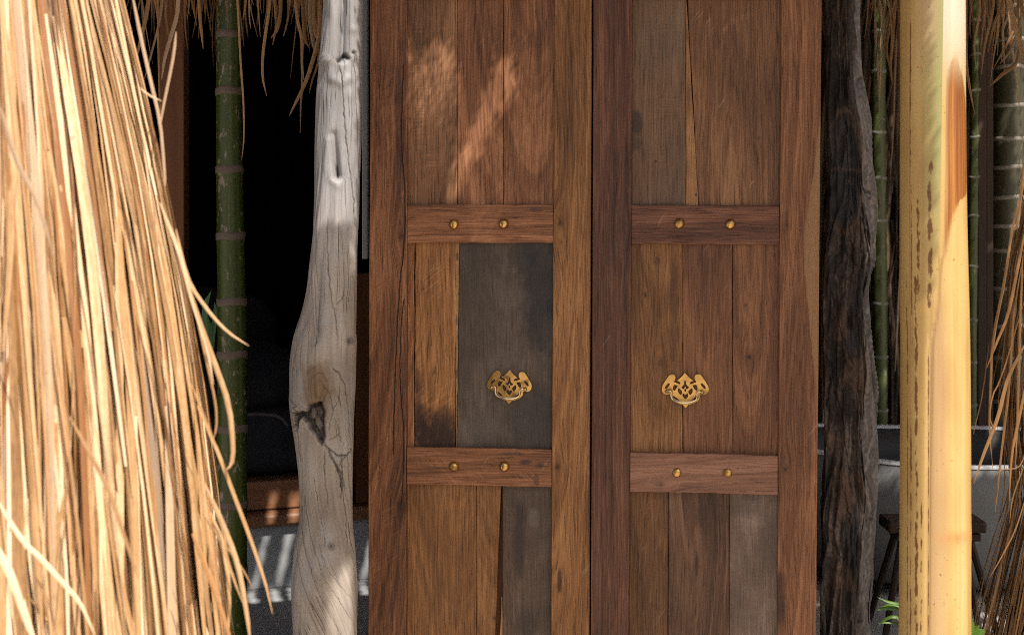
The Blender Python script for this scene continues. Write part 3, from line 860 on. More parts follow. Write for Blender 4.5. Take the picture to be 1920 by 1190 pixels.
def drift_disp(X, Y, fr, th):
    s = np.sin(th); c = np.cos(th)
    off = (fbm(s * 1.6 + 5, c * 1.6 + Y / 210, 3, 3) - 0.5) * 0.010
    off += (fbm(s * 4, c * 4 + Y / 70, 9, 3) - 0.5) * 0.0035
    gsh = np.interp(Y, [-800, 850, 950, 1050, 1200, 1700], [0, 0, 12, 45, 110, 300])
    off += (fbm((X - gsh) / 5.0, Y / 160, 21, 3) - 0.5) * 0.0011
    dark = np.zeros_like(off); warm = np.zeros_like(off)
    w = X + (fbm(X / 9, Y / 9, 4, 2) - 0.5) * 4; wy = Y + (fbm(X / 9, Y / 9, 8, 2) - 0.5) * 4
    for wd, dp, pts in cracks_d:
        d, f = seg_dist(w, wy, pts)
        k = np.clip(1.25 - d / wd, 0, 1) * sst(0, .08, f) * sst(1.0, .85, f) * fr
        off -= k * dp * 0.0009
        dark = np.maximum(dark, k * (0.62 + 0.3 * (fbm(X / 12, Y / 12, 61, 2) > .5)))
    # long groove and broken branch scar near the top
    d, f = seg_dist(X, Y, [(637, -60), (643, 20), (644, 70), (643, 112)])
    off -= np.exp(-(d / 8) ** 2) * 0.017 * sst(0, .3, f) * fr
    d, f = seg_dist(X, Y, [(627, -40), (629, 40), (622, 85), (616, 115)])
    off += np.exp(-(d / 11) ** 2) * 0.011 * fr
    d, f = seg_dist(X, Y, [(660, -20), (658, 50), (664, 110)])
    off += np.exp(-(d / 9) ** 2) * 0.004 * fr
    d, f = seg_dist(w, wy, [(634, 118), (641, 112), (648, 107), (652, 112)])
    k = np.clip(1.5 - d / 4, 0, 1) * fr
    off -= k * 0.006; dark = np.maximum(dark, k)
    d = np.hypot(w - 661, (wy - 102) * 1.3); k = np.clip(1.4 - d / 3.5, 0, 1) * fr; off -= k * .003; dark = np.maximum(dark, k)
    d, f = seg_dist(X, Y, [(614, 118), (622, 150), (640, 160), (652, 152)])
    off += np.exp(-(d / 9) ** 2) * 0.0045 * fr
    for bx, by, br, bh in ((608, 180, 16, .002), (645, 245, 16, .002), (655, 180, 10, .003), (606, 500, 20, .003), (660, 60, 6, .003)):
        off += np.exp(-((X - bx) ** 2 + (Y - by) ** 2 * .6) / br ** 2) * bh * fr
    # hollow with a curled lip
    d, f = seg_dist(X, Y, [(625, 255), (628, 290), (633, 330)])
    off -= np.exp(-(d / 7) ** 2) * (0.006 + 0.014 * f) * fr
    d, f = seg_dist(w, wy, [(629, 300), (630, 318), (634, 332)])
    dark = np.maximum(dark, np.clip(1.3 - d / 4, 0, 1) * sst(0, .6, f) * fr)
    d, f = seg_dist(X, Y, [(614, 265), (612, 310), (620, 338), (634, 350)])
    off += np.exp(-(d / 7) ** 2) * 0.0022 * fr
    # shoulder fold
    d, f = seg_dist(X, Y, [(598, 430), (595, 540), (594, 600), (597, 650)])
    off -= np.exp(-(d / 7) ** 2) * 0.009 * sst(0, .4, f) * sst(1, .75, f) * fr
    off += np.exp(-((X - 572) ** 2 / 500 + (Y - 660) ** 2 / 5000)) * 0.010 * fr
    off += np.exp(-((X - 604) ** 2 / 130 + (Y - 648) ** 2 / 700)) * 0.006 * fr
    # knots
    for kx, ky, kr in ((655, 636, 8), (620, 1012, 8)):
        q = np.hypot(w - kx, wy - ky)
        off += np.exp(-(q / (kr * 1.6)) ** 2) * 0.004 * fr - np.exp(-(q / (kr * .6)) ** 2) * 0.004 * fr
        rr = 0.5 + 0.5 * np.sin(q * 1.5)
        dark = np.maximum(dark, np.clip(1.3 - q / kr, 0, 1) * (0.45 + .5 * rr) * fr)
    # brown oval, rings and broken cavity
    q = np.hypot((X - 598) / 29, (Y - 722) / 56)
    warm = np.maximum(warm, sst(1.25, 0.5, q + (fbm(X / 14, Y / 14, 5, 3) - .5) * .7) * fr)
    rr = 0.5 + 0.5 * np.sin(q * 20 + fbm(X / 10, Y / 20, 2, 2) * 6)
    off += rr * sst(1.3, .5, q) * 0.0012 * fr
    dark = np.maximum(dark, (rr > .78) * sst(1.2, .4, q) * 0.35 * fr)
    off -= np.exp(-((X - 598) ** 2 / 300 + (Y - 745) ** 2 / 900)) * 0.008 * fr
    cv = in_poly(w * 1.0, wy, cavity).astype(float) * fr
    cv = (cv + np.roll(cv, 1, 0) + np.roll(cv, -1, 0) + np.roll(cv, 1, 1) + np.roll(cv, -1, 1)) / 5
    rough = fbm(X / 4, Y / 7, 31, 3)
    chunk = in_poly(w, wy, [(582, 758), (604, 753), (605, 774), (600, 780), (605, 790), (601, 800), (594, 792), (588, 780), (580, 772)]) * fr
    off -= cv * (0.013 + 0.02 * (rough - .5)) - chunk * 0.007
    dark = np.maximum(dark, cv * np.clip(1.0 - chunk * 0.35 - (rough - .5) * 1.4, 0.1, 1))
    return off, {'dark': dark, 'warm': warm}


g = G('driftwood')
u, v = g.uv()
fu = g.attr('fu')
sh = g.curve((v + 0.8) / 2.5, [(0, 0), (0.66, 0.0), (0.70, 0.03), (0.74, 0.11), (0.80, 0.28), (1.0, 0.85)]) * 0.4
a = u - sh + (g.noise(g.xyz(u * 12, v * 5, 1.0), 1, 2) - 0.5) * 0.02
gr = g.noise(g.xyz(a * 130, v * 4.0, 2.0), 1, 5, 0.72)
ln = g.step(0.60, 0.70, g.noise(g.xyz(a * 170, v * 2.6, 7.0), 1, 2, 0.6))
bl = g.noise(g.xyz(u * 9, v * 5, 4.0), 1, 3)
sm = g.noise(g.xyz(u * 60, v * 40, 4.0), 1, 3)
upper = g.step(0.62, 0.30, v + (bl - 0.5) * 0.25)
warmc = g.ramp(g.clamp((gr - .5) * 1.1 + (bl - .5) * 1.6 + .5), [(0, (0.135, 0.105, 0.08)), (0.5, (0.25, 0.213, 0.178)), (1, (0.38, 0.335, 0.29))])
greyc = g.ramp(g.clamp((gr - .5) * 1.0 + (bl - .5) * 1.0 + .5), [(0, (0.13, 0.12, 0.118)), (0.5, (0.235, 0.228, 0.23)), (1, (0.36, 0.355, 0.365))])
col = g.mix(upper, warmc, greyc)
gp = g.noise(g.xyz(u * 14, v * 9, 9.0), 1, 3)
col = g.mix(g.step(0.5, 0.68, gp) * 0.5, col, (0.27, 0.262, 0.262))
chk = g.noise(g.xyz(a * 42, v * 1.7, 31.0), 1, 3, 0.55)
chl = g.step(0.012, 0.003, g.abs(chk - 0.5)) * g.step(0.52, 0.62, g.noise(g.xyz(u * 16, v * 7, 33.0), 1, 3))
col = g.mix(ln * 0.5, col, (0.11, 0.082, 0.062))
col = g.mix(chl * 0.75, col, (0.035, 0.028, 0.024))
col = g.mix(g.attr('warm') * 0.9, col, g.mix(gr, (0.055, 0.032, 0.018), (0.20, 0.125, 0.07)))
col = g.mix(g.attr('dark') * 0.93, col, (0.018, 0.014, 0.012))
M_drift = g.set(col, rough=0.55, spec=0.35, bump=gr * 0.8 + sm * 0.3 - ln * 0.5 - chl * 1.2, bdist=0.0018, bstr=0.8)
DW = 2.93
o = link('driftwood_post', loft_post(drift_rows, DW, 1150, 220, -760, 1670, round_section(0.95, DW), drift_disp, M_drift, 'driftwood_post'))
tag(o, 'pale grey driftwood post with knots and a broken dark hollow, beside the door', 'post')

# --- charred post
char_rows = [(-700, 1546, 1612, 1596), (-200, 1546, 1616, 1596), (0, 1545.5, 1618, 1598), (100, 1545, 1621, 1600), (170, 1546, 1628, 1603), (230, 1549, 1637, 1610), (280, 1552, 1641, 1618), (330, 1553, 1645, 1622), (400, 1549, 1645.5, 1629), (450, 1543, 1645, 1634),
             (490, 1540, 1645.5, 1636), (520, 1539, 1638, 1630), (560, 1538, 1635.5, 1626), (620, 1538, 1638.5, 1628), (700, 1540, 1645, 1629), (760, 1541, 1649, 1625), (830, 1541, 1650, 1621), (900, 1538, 1648, 1626), (960, 1536, 1647.5, 1629), (1030, 1535, 1646.5, 1620), (1100, 1534, 1645.5, 1613), (1190, 1533, 1645, 1608), (1400, 1530, 1646, 1612), (1700, 1526, 1650, 1615)]
DC = 2.84


def char_section(th, py, sp):
    xl, xr, xf = sp[:, 0], sp[:, 1], sp[:, 2]
    cx, rx = (xl + xr) / 2, (xr - xl) / 2
    af = (xf - cx) / rx
    n = len(th)
    t = (th + math.pi) / (2 * math.pi) * 8      # 0..8 around: back centre 0, left side, front 4, right, back 8
    A = np.empty((len(py), n)); D = np.empty((len(py), n))
    for i in range(len(py)):
        q = np.array([(0.0, 0.12), (-0.75, 0.11), (-1.0, 0.05), (-0.93, 0.012), (-0.25, -0.004), (af[i] * .55, -0.004), (af[i], 0.004), (1.0, 0.045), (0.7, 0.11), (0.0, 0.12)])
        k = np.linspace(0, 8, 10)
        A[i] = np.interp(t, k, q[:, 0]); D[i] = np.interp(t, k, q[:, 1])
    for _ in range(3):
        A = (np.roll(A, 1, 1) + 2 * A + np.roll(A, -1, 1)) / 4
        D = (np.roll(D, 1, 1) + 2 * D + np.roll(D, -1, 1)) / 4
    A = A / np.abs(A).max(axis=1, keepdims=True)
    return A, D


cracks_c = [(1.6, 4, [(1586, 200), (1588, 280), (1590, 330), (1594, 430), (1599, 490), (1602, 520)]),
            (1.2, 3, [(1598, 330), (1592, 350)]),
            (1.6, 3, [(1624, 350), (1632, 365), (1641, 377)]),
            (1.2, 3, [(1607, 205), (1612, 212), (1614, 222)]),
            (1.2, 2.5, [(1555, 540), (1572, 610), (1590, 660), (1604, 690)]),
            (1.4, 2.5, [(1545, 660), (1560, 720), (1578, 790), (1588, 860), (1600, 940)]),
            (1.0, 2.5, [(1572, 420), (1588, 480), (1610, 500)]),
            (1.0, 2, [(1570, 840), (1576, 900), (1590, 960), (1600, 1000), (1580, 1060), (1570, 1120)]),
            (1.2, 2.5, [(1540, 1000), (1560, 1020), (1580, 1050)])]


def char_disp(X, Y, fr, th):
    s = np.sin(th); c = np.cos(th)
    off = (fbm(s * 1.8 + 3, c * 1.8 + Y / 150, 43, 3) - 0.5) * 0.010
    off += (fbm(s * 6, c * 6 + Y / 55, 47, 4) - 0.5) * 0.011
    off += (fbm(X / 6, Y / 60, 51, 4) - 0.5) * 0.0032
    off -= np.abs(fbm(s * 2.6 + 9, c * 2.6 + Y / 120, 91, 2) - .5) * 0.040
    off -= np.abs(fbm(s * 5 + 2, c * 5 + Y / 60, 95, 2) - .5) * 0.012
    pits = sst(.60, .72, fbm(X / 11, Y / 26, 77, 3))
    off -= pits * 0.0022
    dark = pits * 0.25; pale = np.zeros_like(off)
    w = X + (fbm(X / 11, Y / 11, 54, 3) - 0.5) * 10; wy = Y + (fbm(X / 11, Y / 11, 58, 3) - 0.5) * 10
    for wd, dp, pts in cracks_c:
        d, f = seg_dist(w, wy, pts)
        k = np.clip(1.25 - d / wd, 0, 1) * sst(0, .08, f) * sst(1, .9, f) * fr
        off -= k * dp * 0.001; dark = np.maximum(dark, k)
        pale = np.maximum(pale, np.exp(-((d - 4) / 3) ** 2) * 0.35 * fr * (fbm(X / 9, Y / 20, 5, 2) > .5))
    # burnt eye-shaped face with a pale torn edge
    q = np.hypot((w - 1583) / 38, (wy - 322) / 108)
    off -= sst(1.0, .7, q) * 0.004 * fr
    burnt = sst(1.02, .85, q) * fr
    pale = np.maximum(pale, np.exp(-((q - 1.05) / .05) ** 2) * .8 * fr)
    pale = np.maximum(pale, np.exp(-((wy - 319) / 3.0) ** 2) * sst(1.0, .9, q) * .8 * fr)
    q2 = np.hypot((w - 1572) / 22, (wy - 625) / 16); pale = np.maximum(pale, sst(1.3, .6, q2) * .5 * fr)
    q3 = np.hypot((w - 1593) / 16, (wy - 642) / 22); burnt = np.maximum(burnt, sst(1.2, .6, q3) * fr)
    return off, {'dark': dark, 'pale': pale, 'burnt': burnt}


g = G('charred_wood')
u, v = g.uv()
gr = g.noise(g.xyz(u * 95 + v * 4, v * 6, 2.0), 1, 4, 0.65)
bl = g.noise(g.xyz(u * 16, v * 8, 4.0), 1, 4, 0.6)
bl2 = g.noise(g.xyz(u * 15, v * 8, 14.0), 1, 5, 0.65)
fine = g.noise(g.xyz(u * 240, v * 120, 5.0), 1, 3, 0.7)
t = g.clamp((gr - .5) * 1.5 + (bl - .5) * 2.0 + (fine - .5) * .9 + .42)
col = g.ramp(t, [(0, (0.006, 0.005, 0.005)), (0.5, (0.023, 0.0175, 0.015)), (1, (0.10, 0.074, 0.060))])
col = g.mix(g.step(0.52, 0.62, bl2) * 0.6, col, g.mix(fine, (0.035, 0.02, 0.013), (0.105, 0.064, 0.044)))
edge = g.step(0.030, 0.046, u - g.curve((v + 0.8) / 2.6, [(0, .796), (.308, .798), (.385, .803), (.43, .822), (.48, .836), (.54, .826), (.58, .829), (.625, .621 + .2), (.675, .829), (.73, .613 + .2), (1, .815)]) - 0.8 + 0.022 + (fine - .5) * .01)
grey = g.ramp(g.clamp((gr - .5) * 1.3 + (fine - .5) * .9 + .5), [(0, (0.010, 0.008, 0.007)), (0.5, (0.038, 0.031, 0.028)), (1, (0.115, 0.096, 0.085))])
col = g.mix(edge * 0.9, col, grey)  # right facet painted lighter grey, imitating sun on that side
col = g.mix(g.attr('burnt') * 0.8, col, g.mix(fine, (0.006, 0.006, 0.007), (0.032, 0.032, 0.034)))
col = g.mix(g.attr('pale') * 0.6, col, (0.085, 0.052, 0.036))
col = g.mix(g.attr('dark') * 0.9, col, (0.006, 0.005, 0.005))
M_char = g.set(col, rough=0.75, spec=0.18, bump=gr * 0.5 + fine * 0.4, bdist=0.0014, bstr=0.7)
o = link('charred_post', loft_post(char_rows, DC, 1000, 200, -700, 1690, char_section, char_disp, M_char, 'charred_post'))
tag(o, 'black charred tree trunk post with a grey sunlit side, right of the door', 'post')

# ------------------------------------------------------------------ yellow palm trunk with its sheath
DP = 2.42
palm = thing('yellow_palm', 'smooth yellow palm trunk with a pale peeling sheath and brown specks', 'palm', (px(1752, 400, DP)[0], DP, 0))
prow = [(-800, 1692, 1812), (-200, 1691, 1811), (0, 1690.5, 1811), (300, 1690, 1812.5), (600, 1689, 1819), (800, 1687.5, 1820.5), (1000, 1685.5, 1821), (1190, 1683.5, 1821), (1500, 1680, 1824), (1800, 1676, 1830)]


def palm_disp(X, Y, fr, th):
    s = np.sin(th); c = np.cos(th)
    off = (fbm(s * 2, c * 2 + Y / 500, 3, 2) - .5) * 0.003
    seam = np.interp(Y, [-800, 0, 560, 650, 1190, 1800], [1764, 1764, 1757, 1744, 1738, 1735])
    off -= np.exp(-((X - seam) / 3.0) ** 2) * 0.0035 * fr * (Y > 480)
    off += np.exp(-((X - 1797) / 26) ** 2 - ((Y - 995) / 16) ** 2) * 0.0015 * fr
    return off, {}


def palm_mat(name, sheath):
    g = G(name)
    u, v = g.uv()
    lng = g.noise(g.xyz(u * 55, v * 1.2, 3.0), 1, 4, 0.6)
    fin = g.noise(g.xyz(u * 330, v * 6, 5.0), 1, 2, 0.6)
    sp = g.noise(g.xyz(u * 90, v * 34, 8.0), 1, 3, 0.65)
    bl = g.noise(g.xyz(u * 14, v * 5, 6.0), 1, 3)
    def band(c, wd, y0, y1):
        return g.step(wd / 1000, 0.0, g.abs(u - c / 1000 + (lng - .5) * 0.006)) * g.step((y0 - 40) / 1000, (y0 + 40) / 1000, v) * g.step((y1 + 40) / 1000, (y1 - 40) / 1000, v)
    base = g.ramp(g.clamp((lng - .5) * 1.5 + (bl - .5) * 1.2 + .5), [(0, (0.30, 0.175, 0.06)), (0.5, (0.385, 0.256, 0.088)), (1, (0.46, 0.325, 0.135))])
    if sheath:
        gm = g.step(1.715, 1.768, u + (lng - .5) * 0.02) * g.step(0.60, 0.30, v)
        col = g.mix(gm * 0.85, base, (0.20, 0.22, 0.085))
        pk = g.step(0.03, 0.0, g.abs(u - 1.742)) * g.step(0.18, 0.02, v)
        col = g.mix(pk * 0.5, col, (0.40, 0.25, 0.17))
        lines = [(1706, 4, 20, 330), (1704, 5, 820, 1400), (1722, 8, 360, 560), (1744, 9, 300, 580), (1695, 4, 500, 1500), (1717, 9, 500, 1700), (1708, 3, 330, 900)]
    else:
        cream = g.step(0.22, 0.02, v + (lng - .5) * .12)
        col = g.mix(cream, base, g.mix(lng, (0.40, 0.31, 0.21), (0.56, 0.49, 0.40)))
        # brown sun-scorched tongue that narrows up and down
        lo = g.curve(v, [(0, .2), (.10, .19), (.135, .10), (.2, .085), (.4, .075), (.55, .035), (1, .03)]) * 0.2 + 1.755
        hi = g.curve(v, [(0, .16), (.10, .22), (.15, .33), (.2, .42), (.26, .47), (.345, .47), (.38, .24), (.42, .15), (.48, .095), (.58, .035), (1, .0)]) * 0.2 + 1.755
        w = (lng - .5) * 0.014 + (g.noise(g.xyz(u * 120, v * 2.2, 41.0), 1, 3, .6) - .5) * 0.022
        m = g.step(-0.003, 0.008, u - lo + w) * g.step(-0.003, 0.009, hi - u + w) * g.step(0.07, 0.18, v + (lng - .5) * .12)
        br = g.ramp(g.clamp((lng - .5) * 2.2 + (fin - .5) * .7 + .5), [(0, (0.05, 0.015, 0.005)), (0.5, (0.20, 0.066, 0.011)), (1, (0.40, 0.17, 0.035))])
        col = g.mix(m * g.step(0.10, 0.30, lng + g.step(0.10, 0.24, v) * .35), col, br)
        pk = g.step(0.028, 0.004, g.abs(u - 1.757)) * g.step(0.48, 0.62, v)
        col = g.mix(pk * 0.5, col, (0.34, 0.21, 0.115))
        kn = g.exp(-((v - 0.992) * (v - 0.992) * 9000 + (u - 1.80) * (u - 1.80) * 900))
        col = g.mix(g.clamp(kn * (sp * 1.6)), col, (0.42, 0.16, 0.05))
        sl = g.step(1.7447, 1.7437, u + (lng - .5) * .004) * g.step(0.55, 0.62, v)
        lines = [(1717, 9, 500, 1700), (1704, 5, 760, 1500), (1695, 4, 500, 1500), (1741, 3, 620, 1700), (1727, 4, 900, 1200)]
    for c_, wd, y0, y1 in lines:
        k = band(c_, wd, y0, y1)
        col = g.mix(g.step(0.50, 0.66, k * 0.42 + (sp - 0.30) * 1.1) * g.step(0.05, .4, k) * 0.92, col, (0.10, 0.036, 0.009))
    if sheath:
        col = g.mix(g.step(0.0016, 0.0004, g.abs(u - 1.7045)) * g.step(.42, .5, lng) * .7, col, (0.12, 0.06, 0.02))
    spot = g.step(0.66, 0.71, g.noise(g.xyz(u * 150, v * 110, 21.0), 1, 2)) * g.step(.42, .58, bl)
    col = g.mix(spot * 0.7, col, (0.16, 0.08, 0.025))
    return g.set(col, rough=0.38, spec=0.45, bump=lng * .5 + fin * .5, bdist=0.0006, bstr=0.35)


me = loft_post(prow, DP, 260, 96, -760, 1760, round_section(1.0, DP), palm_disp, palm_mat('palm_skin', False), 'stem')
o = link('stem', me, palm); o.matrix_parent_inverse = palm.matrix_world.inverted()
o.location = (-palm.location[0], -palm.location[1], 0); o.matrix_parent_inverse.identity()
# the sheath: a thick strip that wraps the left side and tears off to a point at its lower right
py = np.linspace(-760, 660, 180)
sp_ = smooth_rows(np.array(prow, float), py)
edge_x = np.interp(py, [-760, 0, 300, 480, 560, 610, 660], [1768, 1767.5, 1763, 1759, 1755, 1748, 1742])
nth = 40
V, UV = [], []
for i, yy in enumerate(py):
    cxp, rxp = (sp_[i, 0] + sp_[i, 1]) / 2, (sp_[i, 1] - sp_[i, 0]) / 2
    t1 = math.asin(max(-1, min(1, (edge_x[i] - cxp) / rxp)))
    t0 = -2.2
    fade = sst(660, 560, yy)
    ths = np.linspace(t0, t1, nth)
    for lay in (0, 1):
        for t in ths:
            lift = 0.0008 + 0.0035 * fade * (0.6 + 0.4 * sst(t1 - .5, t1, t)) if lay == 0 else -0.0015
            xa = (cxp - CX) * DP / F
            ph_ = math.atan2(xa, DP)
            r_ = rxp * DP / F * math.cos(ph_) + lift
            V.append((xa + r_ * math.sin(t - ph_) - palm.location[0], -r_ * math.cos(t - ph_), EYE - (yy - HY) * DP / F))
            UV.append(((cxp + t * rxp) / 1000, yy / 1000))
UV = np.array(UV)
fc = []
w2 = nth * 2
for i in range(len(py) - 1):
    for j in range(nth - 1):
        fc.append((i * w2 + j, i * w2 + j + 1, (i + 1) * w2 + j + 1, (i + 1) * w2 + j))
    fc.append((i * w2 + nth - 1, i * w2 + 2 * nth - 1, (i + 1) * w2 + 2 * nth - 1, (i + 1) * w2 + nth - 1))
    fc.append((i * w2 + nth, i * w2, (i + 1) * w2, (i + 1) * w2 + nth))
    for j in range(nth - 1):
        fc.append((i * w2 + nth + j + 1, i * w2 + nth + j, (i + 1) * w2 + nth + j, (i + 1) * w2 + nth + j + 1))
link('sheath', mesh('sheath', V, fc, palm_mat('sheath_skin', True), UV, smooth=False), palm)
for p in palm.children[-1].data.polygons: p.use_smooth = True


# ------------------------------------------------------------------ strands (dry palm leaflets)
def strand(path, width, tint, tip=0.85, fold=0.35, facing=None):
    """A folded tapering leaflet along path (Nx3). Returns verts, faces, uvs, tint."""
    p = np.asarray(path, float)
    n = len(p)
    tan = np.gradient(p, axis=0)
    tan /= np.linalg.norm(tan, axis=1)[:, None] + 1e-9
    fc_ = np.asarray(facing, float)
    if fc_.ndim == 1: fc_ = np.repeat(fc_[None], n, 0)
    sd = np.cross(tan, fc_); sd /= np.linalg.norm(sd, axis=1)[:, None] + 1e-9
    nr = np.cross(sd, tan)
    t = np.linspace(0, 1, n)
    w = width * np.interp(t, [0, .15, .5, .8, 1], [0.3, 0.95, 1, 0.75, 1 - tip]) * 0.5
    a = p - sd * w[:, None] - nr * (w * fold)[:, None]
    b = p + nr * (w * fold * 0.4)[:, None]
    c = p + sd * w[:, None] - nr * (w * fold)[:, None]
    V = np.stack([a, b, c], 1).reshape(-1, 3)
    ln = np.concatenate([[0], np.cumsum(np.linalg.norm(np.diff(p, axis=0), axis=1))])
    UV = np.stack([np.tile([0, .5, 1.0], n), np.repeat(ln * 6, 3)], 1)
    return V, grid_faces(n, 3), UV, np.full(len(V), tint)


class Bulk:
    def __init__(s): s.v, s.f, s.u, s.t, s.n = [], [], [], [], 0
    def add(s, V, Fc, UV, T):
        s.v.append(V); s.f.append(Fc + s.n); s.u.append(UV); s.t.append(T); s.n += len(V)
    def build(s, name, mat, parent):
        o = link(name, mesh(name, np.concatenate(s.v), np.concatenate(s.f), mat, np.concatenate(s.u), smooth=False, attrs={'tint': np.concatenate(s.t)}), parent)
        o['kind'] = 'stuff'
        return o


def one_strand(name, S_, mat, parent):
    return link(name, mesh(name, S_[0], S_[1], mat, S_[2], attrs={'tint': S_[3]}), parent)


def cone_thatch(root, ax, R_of, z_top, z_bot, n_part, n_bulk, mat, view, wr, tint_mu, tint_sd, lens, core_mat, thick=0.05, slant=0.0, fray=0.02, seed=1):
    """Thatch hung round a cone. view = angle (from -y) at which the visible strands concentrate."""
    rr = np.random.default_rng(seed)
    x0, y0 = ax
    # solid core under the strands, dark in place of shade between them
    n = 40
    zs = np.linspace(z_top, z_bot + 0.12, 14)
    V = [((R_of(z) - thick) * math.sin(t), -(R_of(z) - thick) * math.cos(t), z) for z in zs for t in np.linspace(0, 2 * math.pi, n, endpoint=False)]
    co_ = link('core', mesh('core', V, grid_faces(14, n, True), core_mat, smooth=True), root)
    bulk = Bulk()
    for i in range(n_bulk + n_part):
        part = i >= n_bulk
        k = rr.uniform(0, 1)
        if part: phi = view + rr.normal(0, 0.62)
        else: phi = rr.uniform(-math.pi, math.pi) if rr.uniform() < .35 else view + rr.normal(0, 0.8)
        ln = rr.uniform(*lens)
        zt = rr.uniform(z_bot + 0.15, z_top + 0.1)
        if part: zt = rr.uniform(max(z_bot + .3, .75), min(z_top, 2.1))
        zb = max(zt - ln, z_bot - rr.uniform(0, 0.1))
        m_ = 9 if part else 8
        t = np.linspace(0, 1, m_)
        z = zt + (zb - zt) * t
        lay = (1 - k ** 0.6) * thick
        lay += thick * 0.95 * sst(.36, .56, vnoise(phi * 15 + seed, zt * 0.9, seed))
        if part: lay = rr.uniform(0, thick * .45)
        dphi = rr.normal(slant, 0.10) * (1 if rr.uniform() > .14 else 3.5)
        bend = rr.normal(0, 0.05)
        ph = phi + dphi * t * ln + bend * np.sin(t * math.pi)
        lift = fray * rr.uniform(0, 1) ** 2.2 * t ** 2
        Rz = np.array([R_of(q) for q in z]) - lay + lift + 0.004 * rr.normal() * np.sin(t * 6)
        P = np.stack([Rz * np.sin(ph), -Rz * np.cos(ph), z], 1)
        fcg = np.stack([np.sin(ph), -np.cos(ph), np.full(m_, 0.12)], 1)
        tw = rr.normal(0, 0.45) + rr.normal(0, .5) * t[:, None]
        fcg = fcg + tw * np.stack([np.cos(ph), np.sin(ph), np.zeros(m_)], 1)
        w = (wr[0] + (wr[1] - wr[0]) * rr.uniform() ** 1.6) * (1.35 if part else 1)
        S_ = strand(P, w, float(np.clip(rr.normal(tint_mu, tint_sd) - lay * 2, 0, 1)), tip=rr.uniform(.6, .98), fold=rr.uniform(.0, .45), facing=fcg)  # deeper strands tinted darker: shade between layers put into the colour
        if part: one_strand('leaf', S_, mat, root)
        else: bulk.add(*S_)
    return bulk


# --- big sunlit cone of thatch
TX, TY = -0.735, 1.92
thatch_l = thing('thatch_cone', 'tall cone of sunlit golden straw thatch in front of the dark room', 'thatch', (TX, TY, 0))


def R_left(z): return max(0.02, 0.205 + 0.168 * (1.685 - z) + 0.018 * math.sin((1.7 - z) * 4))


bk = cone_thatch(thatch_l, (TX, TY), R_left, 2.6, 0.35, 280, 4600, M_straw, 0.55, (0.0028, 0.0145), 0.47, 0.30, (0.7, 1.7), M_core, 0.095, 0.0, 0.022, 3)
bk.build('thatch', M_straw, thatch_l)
link('pole', mesh('pole', *tube([(0, 0, 0), (0, 0, 1.2), (0, 0, 2.7)], 0.035, 12), M_brownpost), thatch_l)
loose = [([(246, -20), (262, 60), (282, 150), (300, 230), (309, 330), (309, 350)], 9, .35, 1.84), ([(262, 165), (282, 180), (304, 190)], 4, .8, 1.72),
         ([(330, 430), (352, 520), (385, 575), (425, 620), (466, 648)], 9, .6, 1.75), ([(335, 480), (372, 600), (405, 690), (428, 760), (436, 830), (434, 868), (424, 880)], 15, .62, 1.72),
         ([(360, 560), (392, 700), (404, 760), (405, 800), (398, 830)], 7, .5, 1.78), ([(370, 760), (410, 850), (440, 930), (470, 1010), (497, 1090), (511, 1150)], 10, .5, 1.74),
         ([(380, 900), (420, 990), (445, 1060), (462, 1150), (470, 1210)], 15, .68, 1.7), ([(378, 960), (405, 1000), (450, 1060), (476, 1105)], 6, .45, 1.74),
         ([(360, 1000), (392, 1080), (420, 1160), (440, 1230)], 14, .4, 1.72), ([(300, 380), (335, 470), (360, 560), (388, 650), (400, 720)], 11, .7, 1.72),
         ([(350, 700), (390, 800), (415, 870), (428, 905)], 7, .55, 1.74), ([(395, 960), (420, 1030), (430, 1110), (428, 1200)], 12, .62, 1.73), ([(398, 950), (418, 985), (424, 1040), (440, 1090), (455, 1130)], 8, .55, 1.72),
         ([(-10, 930), (40, 1010), (75, 1045), (120, 1095), (150, 1130), (178, 1190)], 13, .95, 1.50), ([(-20, 1010), (20, 1080), (60, 1200)], 22, .95, 1.50), ([(130, 780), (200, 910), (235, 1010), (262, 1090)], 12, .3, 1.52),
         ([(0, 200), (30, 300), (70, 380), (100, 480)], 14, .35, 1.53), ([(268, 330), (288, 430), (296, 470)], 13, .3, 1.78), ([(330, 60), (324, 110), (306, 200), (300, 240)], 8, .35, 1.9)]
for pts, w, tn, d in loose:
    P = smooth_pts([px(a_, b_, d) - np.array([TX, TY, 0]) for a_, b_ in pts], 12)
    one_strand('leaf', strand(P, 0.72 * w * d / F, tn * .85, facing=(0.25 + .5 * math.sin(w * 7), -1, 0.1), fold=.3), M_straw, thatch_l)

# --- brown cone of thatch at the right edge
UX, UY = 1.235, 2.75
thatch_r = thing('thatch_cone', 'brown dry thatch with thin loose strands standing in front of the grey bathtub', 'thatch', (UX, UY, 0))


def R_right(z):
    e_ = np.interp(z, [-.2, .3, .58, .75, .86, .98, 1.1, 1.3, 1.5, 3], [.38, .36, .315, .28, .255, .275, .275, .262, .225, .07])
    return float(max(0.02, e_))


